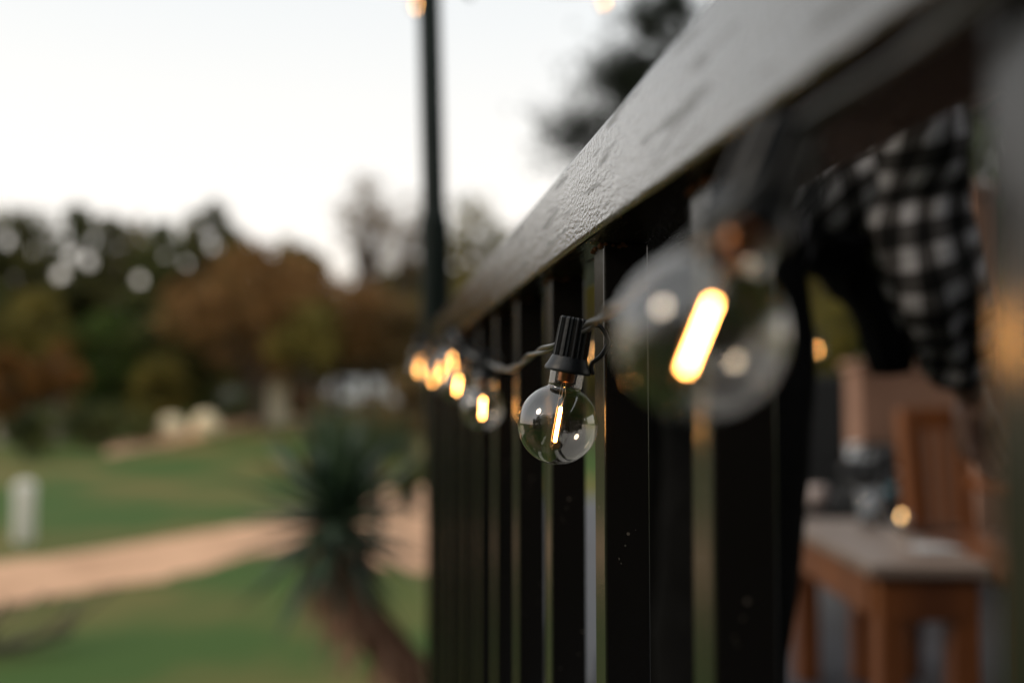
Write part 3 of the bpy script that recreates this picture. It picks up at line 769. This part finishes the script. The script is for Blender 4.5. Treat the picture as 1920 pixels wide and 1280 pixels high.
# peach plastered wall and pillar at the back of the terrace
m_peach = mat('peach_plaster', (.46,.26,.18), (.34,.19,.13), scale=2.5, rough=.9, bump=.3)
a0 = at(1605, 700, 5.2); a1 = at(2100, 700, 5.2); hw = at(1700, 692, 5.2).z-DECK
mb = MB(); mb.box(((a0.x+a1.x)/2, a0.y+.05, DECK+hw/2), (a1.x-a0.x, .16, hw)); 
wl = empty('garden_wall', (0,0,0), 'low peach plastered wall behind the wooden chair', 'wall')
mb.build('wall', m_peach, wl, bevel=.01)
mb = MB(); mb.box(((a0.x+a1.x)/2, a0.y+.05, DECK+hw+.0215), (a1.x-a0.x+.04, .2, .04)); mb.build('coping', m_peach, wl, bevel=.008)
b = at(1838, 500, 4.4); hp = at(1838, 368, 4.4).z-DECK
pl = empty('plastered_pillar', (b.x, b.y, DECK), 'narrow peach plastered pillar at the right behind the plaid sleeve', 'pillar')
mb = MB(); mb.box((0,0,hp/2), (.15,.15,hp)); mb.build('shaft', m_peach, pl, bevel=.01)
mb = MB(); mb.box((0,0,hp+.02), (.19,.19,.04)); mb.build('cap', m_peach, pl, bevel=.01)

# wooden table
m_wood = mat('warm_wood', (.27,.088,.024), (.12,.040,.014), scale=9, rough=.42, bump=.2, stretch=(1,1,.12), contrast=(.3,.7))
m_woodtop = mat('tabletop_wood', (.30,.23,.19), (.22,.16,.13), scale=5, rough=.4, bump=.15, stretch=(.15,1,1), contrast=(.3,.7))
ZT = DECK+.45
def on_z(px, py, z):
    d = at(px, py, 1)-CAM; return CAM+d*((z-EYE)/d.z)
A = on_z(1632, 1058, ZT); B = on_z(1470, 974, ZT)
ey = (B-A); ly = ey.length; ey.normalize(); ex = Vector((ey.y, -ey.x, 0))
if ex.x < 0: ex = -ex
ang = math.atan2(ex.y, ex.x); LT, WT = .27, ly*1.05
tb = empty('coffee_table', A+ex*LT/2+ey*WT/2-Vector((0,0,.45)), 'low wooden table with dull top and orange brown legs', 'table', rz=ang)
mb = MB(); mb.box((0,0,.436), (LT, WT, .028)); mb.build('tabletop', m_woodtop, tb, bevel=.005)
mb = MB(); tx, ty = LT/2-.03, WT/2-.03
for s_ in (-1,1):
    mb.box((s_*tx,0,.372), (.028, WT-.14, .096)); mb.box((0,s_*ty,.371), (LT-.1,.028,.094))
mb.build('apron', m_wood, tb, bevel=.003)
for sx in (-1,1):
    for sy in (-1,1):
        mb = MB(); mb.box((sx*(tx-.025), sy*(ty-.025), .21), (.06,.07,.42)); mb.build('leg', m_wood, tb, bevel=.006)

# objects on the table
m_black = mat('black_plastic', (.010,.010,.011), (.016,.016,.017), rough=.4, spec=.4, bump=.2, bscale=400, bdist=.001)
m_silver = mat('brushed_steel', (.55,.56,.57), (.45,.46,.47), rough=.3, metallic=.8)
m_ceramic = mat('white_ceramic', (.72,.72,.72), (.62,.62,.62), rough=.3)
m_drink = thin_glass('drinking_glass', f0=.12, tint=(.9,.93,.95))
c = on_z(1650, 945, ZT); ca = empty('photo_camera', c, 'black photo camera with bluish lens lying on the low table', 'camera', rz=R(170))
mb = MB(); mb.box((0,0,.052), (.15,.06,.1)); mb.box((0,0,.115), (.06,.05,.03)); mb.box((.06,.02,.05), (.035,.06,.095)); mb.build('body', m_black, ca, bevel=.01, bseg=3)
mb = MB(); mb.tube([(0,.03,.055), (0,.06,.055), (0,.11,.055), (0,.115,.055)], [.036,.038,.038,.034], 28); le = mb.build('lens_barrel', m_black, ca)
mb = MB(); mb.ball((0,.108,.055), .031, 20, 12, (1,.3,1)); mb.build('front_element', mat('lens_glass', (.10,.25,.32), (.14,.32,.40), rough=.08, spec=1, coat=1), le)
mb = MB(); mb.tube([(-.05,0,.1), (-.05,0,.111)], .013, 16); mb.build('dial', m_silver, ca)
mb = MB(); mb.tube(spline([(.075,0,.085), (.12,.03,.05), (.14,.08,.006), (.08,.12,.006), (.0,.15,.006), (-.1,.1,.006), (-.13,.02,.04), (-.075,0,.085)], 6), .004, 6); mb.build('strap', m_black, ca)
c = on_z(1636, 930, ZT)+ey*.14+Vector((0,0,0)); mu = empty('steel_mug', c, 'pale steel mug standing behind the camera on the low table', 'mug')
mb = MB(); mb.lathe([(0,.001), (.036,.001), (.038,.004), (.040,.10), (.043,.165), (.041,.165), (.037,.10), (.035,.006), (0,.006)], 28); mb.build('cup', m_silver, mu)
mb = MB(); mb.lathe([(0,.176), (.03,.176), (.045,.172), (.046,.163), (.043,.163)], 28); mb.build('lid', m_ceramic, mu)
mb = MB(); mb.tube(spline([(.04,0,.13), (.068,0,.12), (.07,0,.07), (.039,0,.05)], 6), .005, 8); mb.build('handle', m_silver, mu)
c = on_z(1632, 985, ZT); dg = empty('drinking_glass', c, 'clear drinking glass near the middle of the low table', 'glass')
mb = MB(); mb.lathe([(0,.004), (.028,.004), (.033,.10), (.034,.10), (.030,0), (0,0)], 32); mb.build('bowl', m_drink, dg)
mb = MB(); mb.lathe([(0,.006), (.0275,.006), (.0300,.055), (0,.055)], 28); mb.build('water', mat('water_in_glass', (.5,.56,.6), (.45,.5,.55), rough=.1), dg)
c = on_z(1690, 985, ZT); tl = empty('glint_tealight', c, 'added glowing cup standing in for an amber highlight on the low table', 'highlight stand-in')  # added glow in place of a blurred amber highlight
mb = MB(); mb.lathe([(0,.001), (.02,.001), (.023,.035), (.024,.035), (.021,0)], 24); mb.build('cup', m_drink, tl)
mb = MB(); mb.lathe([(0,.003), (.0185,.003), (.0195,.017), (0,.017)], 24); mb.build('wax', m_cream, tl)
mb = MB(); mb.lathe([(0,.018), (.003,.022), (.0035,.027), (.0015,.034), (0,.037)], 12); mb.build('glint_flame', emit('glint_glow', (1,.55,.2), 20), tl)
c = on_z(1745, 998, ZT); ph = empty('phone', c, 'black phone lying flat on the low table', 'phone', rz=R(20))
mb = MB(); mb.box((0,0,.0055), (.15,.075,.009)); mb.build('case', m_black, ph, bevel=.003)
mb = MB(); mb.box((0,0,.0107), (.142,.068,.001)); mb.build('screen', mat('phone_screen', (.008,.008,.01), rough=.06), ph)
c = on_z(1748, 1030, ZT); mb = MB(); rnd = random.Random(2); K = 8; vs = []
for i in range(K+1):
    for j in range(K+1):
        vs.append((c.x+(i/K-.5)*.11, c.y+(j/K-.5)*.09, ZT+.004+.012*abs(mnoise.noise(Vector((i*.5, j*.5, 1))))))
mb.add(vs, [(i*(K+1)+j, (i+1)*(K+1)+j, (i+1)*(K+1)+j+1, i*(K+1)+j+1) for i in range(K) for j in range(K)], True)
tag(mb.build('napkin', m_ceramic, origin=c), 'crumpled white napkin at the front edge of the low table', 'napkin')
c = on_z(1530, 955, ZT); sc_ = empty('small_cup', c, 'small pale cup at the left far end of the low table', 'cup')
mb = MB(); mb.lathe([(0,.001), (.02,.001), (.03,.05), (.031,.075), (.029,.075), (.027,.05), (.018,.005), (0,.005)], 24); mb.build('bowl', mat('pinkish_ceramic', (.5,.42,.4), (.42,.35,.33), rough=.4), sc_)
mb = MB(); mb.tube(spline([(.029,0,.06), (.048,0,.055), (.046,0,.03), (.026,0,.025)], 5), .003, 8); mb.build('handle', MATS['pinkish_ceramic'], sc_)

# wooden armchair at the right
def armchair():
    f_ = on_z(1835, 1560, DECK)
    o0 = at(1810, 765, 2.9); base = Vector((o0.x+.0, o0.y, DECK))
    r_ = empty('wooden_armchair', base, 'orange brown wooden armchair at the right behind the low table', 'chair')
    hb = o0.z-DECK; wx = at(1700, 765, 2.9).x-o0.x
    for x in (0, wx):
        m_ = MB(); m_.bar((x, .04, hb), (x, 0, .42), .038, .05); m_.bar((x, 0, .425), (x, .03, 0), .038, .05); m_.build('back_post', m_wood, r_, bevel=.005)
    m_ = MB(); m_.box((wx/2, .035, hb-.03), (abs(wx)-.04, .025, .06)); m_.build('top_rail', m_wood, r_, bevel=.005)
    for i in range(3):
        m_ = MB(); xx = wx*(i+1)/4; m_.bar((xx, .03, hb-.055), (xx, 0, .44), .018, .02); m_.build('back_slat', m_wood, r_, bevel=.004)
    depth = .74
    m_ = MB(); m_.box((wx/2+.0, -depth/2+.05, .40), (abs(wx)+.24, depth-.12, .04)); m_.build('seat', m_wood, r_, bevel=.01)
    for x in (.06, ):
        a_ = [Vector((.01, .02, .56)), Vector((.05, -.25, .555)), Vector((.055, -.5, .53)), Vector((.06, -.72, .48)), Vector((.065, -.80, .40))]
        m_ = MB(); P = spline(a_, 6)
        for i in range(len(P)-1): m_.bar(P[i], P[i+1]+(P[i+1]-P[i])*.1, .06, .03)
        m_.build('armrest', m_wood, r_, bevel=.004)
        m_ = MB(); m_.bar((.055,-.66,.50), (.05,-.64,0), .06, .06); m_.build('front_leg', m_wood, r_, bevel=.005)
    m_ = MB(); m_.bar((wx-.09,-.66,.42), (wx-.09,-.64,0), .045, .045); m_.build('front_leg', m_wood, r_, bevel=.005)
armchair()

# black woven lounge chair further back
m_wicker = mat('black_wicker', (.012,.013,.014), (.03,.032,.034), scale=60, rough=.6, bump=.8, bscale=90)
b = at(1555, 700, 3.9); r_ = empty('black_lounge_chair', (b.x, b.y+.3, DECK), 'black woven lounge chair behind the far end of the low table', 'chair', rz=R(-6))
hb = at(1555, 700, 3.9).z-DECK
mb = MB(); mb.box((0,0,hb/2+.12), (.40,.07,hb-.24)); mb.build('backrest', m_wicker, r_, bevel=.025)
mb = MB(); mb.box((0,-.3,.38), (.46,.55,.1)); mb.build('seat', m_wicker, r_, bevel=.03)
for sx in (-1,1):
    mb = MB(); mb.box((sx*.26,-.28,.42), (.06,.6,.36)); mb.build('armrest', m_wicker, r_, bevel=.02)
    for yy in (-.52, -.02):
        mb = MB(); mb.box((sx*.255,yy,.12), (.04,.04,.24)); mb.build('leg', m_black, r_)

# ---------------------------------------------------------------- person
def plaid():
    m, nt, out = nodes('plaid_cloth')
    b = N(nt, 'ShaderNodeBsdfPrincipled'); b.inputs['Roughness'].default_value = .9; b.inputs['Specular IOR Level'].default_value = .1
    uv = N(nt, 'ShaderNodeUVMap'); s_ = N(nt, 'ShaderNodeSeparateXYZ'); nt.links.new(uv.outputs[0], s_.inputs[0])
    fs = []
    for ax_ in ('X', 'Y'):
        d_ = N(nt, 'ShaderNodeMath', operation='MULTIPLY'); d_.inputs[1].default_value = 1/.046; nt.links.new(s_.outputs[ax_], d_.inputs[0])
        f_ = N(nt, 'ShaderNodeMath', operation='FRACT'); nt.links.new(d_.outputs[0], f_.inputs[0])
        g_ = N(nt, 'ShaderNodeMath', operation='GREATER_THAN'); g_.inputs[1].default_value = .52; nt.links.new(f_.outputs[0], g_.inputs[0]); fs.append(g_)
    a_ = N(nt, 'ShaderNodeMath', operation='ADD'); nt.links.new(fs[0].outputs[0], a_.inputs[0]); nt.links.new(fs[1].outputs[0], a_.inputs[1])
    h_ = N(nt, 'ShaderNodeMath', operation='MULTIPLY'); h_.inputs[1].default_value = .5; nt.links.new(a_.outputs[0], h_.inputs[0])
    cr_ = N(nt, 'ShaderNodeValToRGB'); cr_.color_ramp.interpolation = 'CONSTANT'
    e_ = cr_.color_ramp.elements; e_[0].position = 0; e_[0].color = (.012,.012,.012,1); e_[1].position = .25; e_[1].color = (.08,.075,.075,1)
    q_ = e_.new(.75); q_.color = (.44,.43,.45,1)
    nt.links.new(h_.outputs[0], cr_.inputs[0]); nt.links.new(cr_.outputs[0], b.inputs['Base Color'])
    nz_ = N(nt, 'ShaderNodeTexNoise'); nz_.inputs['Scale'].default_value = 14; tcc = N(nt, 'ShaderNodeTexCoord'); nt.links.new(tcc.outputs['Object'], nz_.inputs['Vector'])
    bp_ = N(nt, 'ShaderNodeBump'); bp_.inputs['Strength'].default_value = .6; bp_.inputs['Distance'].default_value = .03
    nt.links.new(nz_.outputs['Fac'], bp_.inputs['Height']); nt.links.new(bp_.outputs[0], b.inputs['Normal'])
    nt.links.new(b.outputs[0], out.inputs[0]); return m

def loft(tubes, name, m, parent, seg=28, fold=.006, seed=0, solid=.003):
    """tubes: list of lists of (centre, radius along side axis, radius across)"""
    V = []; Fc = []; UV = []
    for ti, rings in enumerate(tubes):
        cs = [Vector(r[0]) for r in rings]
        # resample
        C = spline(cs, 5); idx = [i/5 for i in range(len(C))]
        def lerp_r(k, t):
            i = min(int(t), len(rings)-2); f_ = t-i; return rings[i][k]*(1-f_)+rings[i+1][k]*f_
        o = len(V); s = 0; side = Vector((0, 1, 0))
        for i, c_ in enumerate(C):
            if i: s += (c_-C[i-1]).length
            t = (C[min(i+1, len(C)-1)]-C[max(0, i-1)]).normalized()
            a_ = (side-t*side.dot(t)).normalized(); b_ = t.cross(a_)
            ra, rb = lerp_r(1, idx[i]), lerp_r(2, idx[i])
            for k in range(seg+1):
                an = 2*math.pi*k/seg
                fo = fold*mnoise.noise(Vector((math.cos(an)*2+ti*7, math.sin(an)*2, s*9+seed)))*2
                V.append(c_+a_*math.cos(an)*(ra+fo)+b_*math.sin(an)*(rb+fo)); UV.append((an*(ra+rb)/2, s))
        m_ = seg+1
        for i in range(len(C)-1):
            for k in range(seg): Fc.append((o+i*m_+k, o+i*m_+k+1, o+(i+1)*m_+k+1, o+(i+1)*m_+k))
    me = bpy.data.meshes.new(name); me.from_pydata([tuple(v) for v in V], [], Fc)
    ul = me.uv_layers.new(name='UVMap')
    for lp in me.loops: ul.data[lp.index].uv = UV[lp.vertex_index]
    for p in me.polygons: p.use_smooth = True
    me.materials.append(m); o = bpy.data.objects.new(name, me); COL.objects.link(o); o.parent = parent
    if solid: md = o.modifiers.new('solid', 'SOLIDIFY'); md.thickness = solid; md.offset = 0
    return o

m_skin = mat('skin', (.42,.24,.17), (.36,.20,.14), scale=20, rough=.5)
m_hair = mat('dark_hair', (.02,.014,.01), (.035,.025,.018), scale=60, rough=.6, stretch=(1,1,.1))
m_trouser = mat('black_trousers', (.004,.004,.004), (.007,.007,.007), scale=20, rough=.95, bump=.3, spec=.1)
m_tee = mat('black_tee', (.006,.006,.007), (.01,.01,.011), scale=20, rough=.95, spec=.1)
D0 = 1.36
pc = at(1390, 700, D0); proot = empty('person', (pc.x, pc.y, DECK), 'person in black trousers and black and white plaid shirt bending over beside the railing', 'person')
O = Vector((pc.x, pc.y, DECK))
def L_(px, py, d=D0): return at(px, py, d)-O
pel = L_(1312, 430); wai = L_(1405, 372); che = L_(1580, 308); nek = L_(1728, 190); hed = L_(1830, 100)
shn = L_(1690, 225, D0-.15); shf = L_(1690, 222, D0+.17)
eln = L_(1728, 470, D0-.12); elf = L_(1725, 440, D0+.22)
wrn = L_(1812, 715, D0-.03); wrf = L_(1812, 640, D0+.30)
hipn = pel+Vector((0,-.085,-.03)); hipf = pel+Vector((0,.085,-.03))
knn = Vector((-.075,-.10,.53)); knf = Vector((-.085,.10,.53)); ann = Vector((-.085,-.10,.09)); anf = Vector((-.125,.11,.09))
def skin(name, verts, edges, rad, m, parent, root_i=0, sub=2):
    me = bpy.data.meshes.new(name); me.from_pydata([tuple(v) for v in verts], edges, []); me.materials.append(m)
    o = bpy.data.objects.new(name, me); COL.objects.link(o); o.parent = parent
    bm = bmesh.new(); bm.from_mesh(me); ly_ = bm.verts.layers.skin.verify(); bm.verts.ensure_lookup_table()
    for i, v_ in enumerate(bm.verts):
        r__ = rad[i]; v_[ly_].radius = r__ if isinstance(r__, tuple) else (r__, r__); v_[ly_].use_root = (i == root_i)
    bm.to_mesh(me); bm.free()
    md = o.modifiers.new('skin', 'SKIN'); md.use_smooth_shade = True
    sb = o.modifiers.new('sub', 'SUBSURF'); sb.levels = sub; sb.render_levels = sub
    return o
hv = hed-nek; hdir = hv.normalized()
V = [pel, wai, che, nek, nek+hv*.45, hed, hed+hdir*.09,
     shn, eln, wrn, shf, elf, wrf, hipn, knn, ann, hipf, knf, anf, ann+Vector((.16,0,-.05)), anf+Vector((.16,0,-.05))]
E = [(0,1),(1,2),(2,3),(3,4),(4,5),(5,6),(2,7),(7,8),(8,9),(2,10),(10,11),(11,12),(0,13),(13,14),(14,15),(0,16),(16,17),(17,18),(15,19),(18,20)]
Rr = [.085,.08,.085,.055,.052,.085,.06,.04,.031,.025,.04,.031,.025,.070,.052,.036,.075,.052,.036,.03,.03]
# hands, five separate fingers, rooted in the palm
def hand(wr, dirv, thumb_side):
    dirv = dirv.normalized(); side = dirv.cross(Vector((0,1,0))).normalized(); acr = side
    pn = dirv.cross(acr).normalized(); i0 = len(V)
    pal = wr+dirv*.055; V.append(pal); Rr.append(.024); return pal, acr, pn, i0
for (wi, wr, el) in ((9, wrn, eln), (12, wrf, elf)):
    dv_ = (wr-el).normalized(); pal, acr, pn, i0 = hand(wr, dv_, 1); E.append((wi, i0))
    for k_, (sp__, ln) in enumerate(((-.026,.066), (-.009,.076), (.009,.072), (.026,.058))):
        base_ = pal+acr*sp__+dv_*.025; c1 = base_+dv_*ln*.5+pn*.004; c2 = base_+dv_*ln*.82+pn*.018; c3 = base_+dv_*ln*.95+pn*.034
        i1 = len(V); V += [base_, c1, c2, c3]; Rr += [.0095,.0085,.008,.0068]; E += [(i0, i1), (i1, i1+1), (i1+1, i1+2), (i1+2, i1+3)]
    th0 = wr+dv_*.03-acr*.028+pn*.008; th1 = th0+dv_*.032-acr*.02+pn*.012; th2 = th1+dv_*.026-acr*.004+pn*.01
    i1 = len(V); V += [th0, th1, th2]; Rr += [.012,.0105,.0085]; E += [(i0, i1), (i1, i1+1), (i1+1, i1+2)]
skin('body', V, E, Rr, m_skin, proot)
# face and hair
fwd_ = Vector((.55, 0, -.83)).normalized()
mb = MB(); hc = hed+hdir*.035; mb.ball(hc-fwd_*.022+hdir*.018, .104, 24, 16, (1,.82,1), .12)
mb.build('hair', m_hair, proot)
mb = MB(); mb.ball(hc+fwd_*.098-hdir*.01, .016, 10, 8, (1,.7,1.4)); mb.build('nose', m_skin, proot)
for s_ in (-1,1):
    mb = MB(); mb.ball(hc+fwd_*.082+Vector((0,s_*.032,0))+hdir*.012, .012, 12, 8); mb.build('eye', m_ceramic, proot)
    mb = MB(); mb.ball(hc+Vector((0,s_*.088,0)), .024, 12, 8, (.8,.35,1.2)); mb.build('ear', m_skin, proot)
mb = MB(); mb.ball(hc+fwd_*.086-hdir*.045, .014, 12, 6, (.5,1.7,.5)); mb.build('mouth', mat('lips', (.35,.13,.11), rough=.5), proot)
pd = plaid()
loft([[(pel+Vector((.01,0,-.0)), .15,.088), (wai, .155,.108), (wai.lerp(che,.5), .17,.122), (che, .185,.125), (che.lerp(nek,.55), .17,.10), (nek, .085,.075)],
      [(shn-Vector((.02,-.05,-.03)), .075,.07), (shn, .074,.066), (shn.lerp(eln,.5), .060,.058), (eln, .054,.053), (eln.lerp(wrn,.55), .048,.048), (wrn-(wrn-eln)*.06, .038,.038)],
      [(shf-Vector((.02,.05,-.03)), .075,.07), (shf, .074,.066), (shf.lerp(elf,.5), .060,.058), (elf, .054,.053), (elf.lerp(wrf,.55), .048,.048), (wrf-(wrf-elf)*.06, .038,.038)]],
     'plaid_shirt', pd, proot, seed=2, fold=.012)
loft([[(pel+Vector((.02,0,.03)), .155,.086), (pel+Vector((.01,0,0)), .16,.092), (pel-Vector((0,0,.06)), .165,.096), (pel-Vector((-.01,0,.12)), .15,.092)],
      [(hipn, .088,.095), (hipn.lerp(knn,.35)+Vector((.02,0,0)), .088,.095), (knn+Vector((.01,0,0)), .075,.082), (knn.lerp(ann,.5)-Vector((.01,0,0)), .062,.072), (ann+Vector((0,0,.01)), .058,.066)],
      [(hipf, .088,.095), (hipf.lerp(knf,.35), .088,.092), (knf, .07,.078), (knf.lerp(anf,.5)-Vector((.01,0,0)), .062,.072), (anf+Vector((0,0,.01)), .058,.066)]],
     'trousers', m_trouser, proot, seed=5, fold=.008)
for an_ in (ann, anf):
    loft([[(Vector((an_.x-.06, an_.y, .05)), .034,.04), (Vector((an_.x+.0, an_.y, .055)), .042,.05), (Vector((an_.x+.1, an_.y, .04)), .046,.036), (Vector((an_.x+.2, an_.y, .03)), .036,.022), (Vector((an_.x+.215, an_.y, .028)), .01,.008)]], 'shoe', m_black, proot, fold=.001)

# far wood closing the view behind the single trees
rnd = random.Random(77); mb = MB()
for i in range(30000):
    px = rnd.uniform(-420, 1500); d = rnd.uniform(66, 74); lo = 790
    hi = (452 if px < 560 else 452+62*min(1, (px-560)/90))+38*math.sin(px*.013)+26*math.sin(px*.041+1)+14*math.sin(px*.09)
    p = at(px, hi+(lo-hi)*rnd.random()**.8, d); leaf(mb, p, 1.1, rnd, Vector((0,0,0)))
o = mb.build('far_wood', mat('leaf_wood', (.040,.042,.014), (.19,.145,.048), scale=.22, rough=.8, spec=.1, translucent=.2, contrast=(.42,.58)))
tag(o, 'dim mixed wood closing the view behind the single trees', 'woodland', kind='stuff')

# added unseen dark front and the trees behind the camera give the railing and the globes something dark to mirror
m_clad = mat('dark_cladding', (.030,.026,.022), (.018,.016,.014), scale=6, rough=.7, bump=.3, stretch=(1,1,.1))
hs_ = empty('unseen_house', (0, 0, 0), 'unseen dark timber clad front added for the railing and globes to mirror', 'unseen_house')
mb = MB(); mb.box((4.3, -3.2, 2.7), (9.4, .3, 5.4)); mb.build('wall', m_clad, hs_)
mb = MB(); mb.box((5.0, 1.7, 4.45), (6.4, 9.6, .16)); mb.build('shade_roof', m_clad, hs_, bevel=.01)  # unseen roof added to darken the terrace below it
for x in (1.6, 4.2):
    mb = MB(); mb.box((x, -3.03, 2.9), (1.2, .03, 1.2)); wd = mb.build('window', m_glassdark, hs_)
    mb = MB()
    for dx in (-.63, .63): mb.box((x+dx, -3.01, 2.9), (.06, .08, 1.32))
    for dz in (-.63, .63): mb.box((x, -3.01, 2.9+dz), (1.2, .08, .06))
    mb.build('frame', m_clad, wd)
for x, y, h_, lab in ((-5.2, -4.2, 6.5, 'dark tree on the lawn to the left of the viewpoint'), (-.2, -10.5, 9.5, 'tallest dark tree behind the viewpoint'), (-1.2, -6.5, 7.5, 'dark broad tree standing on the lawn behind the viewpoint'), (-8, -8, 5.5, 'lower dark tree on the lawn behind the viewpoint')):
    tree('garden_tree', (x, y, H(x, y)), h_, 5.2, h_*.7, L_dark, m_bark, lab, leaves=3500, ls=.25, clumps=22, seed=int(h_*10))

loft([[(L_(1430, 455), .13,.02), (L_(1510, 478), .13,.02), (L_(1590, 482), .12,.025), (L_(1636, 530), .10,.045), (L_(1655, 600), .06,.03), (L_(1672, 700), .03,.012)]], 'black_jumper', mat('black_knit', (.006,.006,.007), (.01,.01,.011), scale=20, rough=.95, spec=.1), proot, seed=9, fold=.008)

# slumped black bag on the table, behind the camera
c = on_z(1690, 948, ZT)+ey*.16; bgp = empty('shoulder_bag', c, 'slumped black shoulder bag at the back of the low table', 'bag', rz=R(10))
mb = MB(); mb.ball((0,0,.075), .12, 24, 16, (1.25,.55,.68), .5); mb.build('bag_body', m_black, bgp)
mb = MB(); mb.tube(spline([(-.12,0,.09), (-.09,.02,.17), (0,.03,.19), (.09,.02,.165), (.13,0,.08)], 6), .007, 8); mb.build('strap', m_black, bgp)
mb = MB(); mb.ball((0,-.035,.10), .09, 20, 12, (1.2,.55,.45), .3); mb.build('flap', m_trouser, bgp)

rnd = random.Random(78); mb = MB()
for i in range(11000):
    a = R(rnd.uniform(95, 268)); d = rnd.uniform(15, 18); hi = 7.0+1.8*math.sin(a*9)+1.2*math.sin(a*23+1)+.6*math.sin(a*51)
    leaf(mb, Vector((math.sin(a)*d, math.cos(a)*d, rnd.random()**.85*hi)), .8, rnd)
o = mb.build('garden_hedge_wood', MATS['leaf_wood']); tag(o, 'wood edge behind the viewpoint mirrored dimly in the globes', 'woodland', kind='stuff')
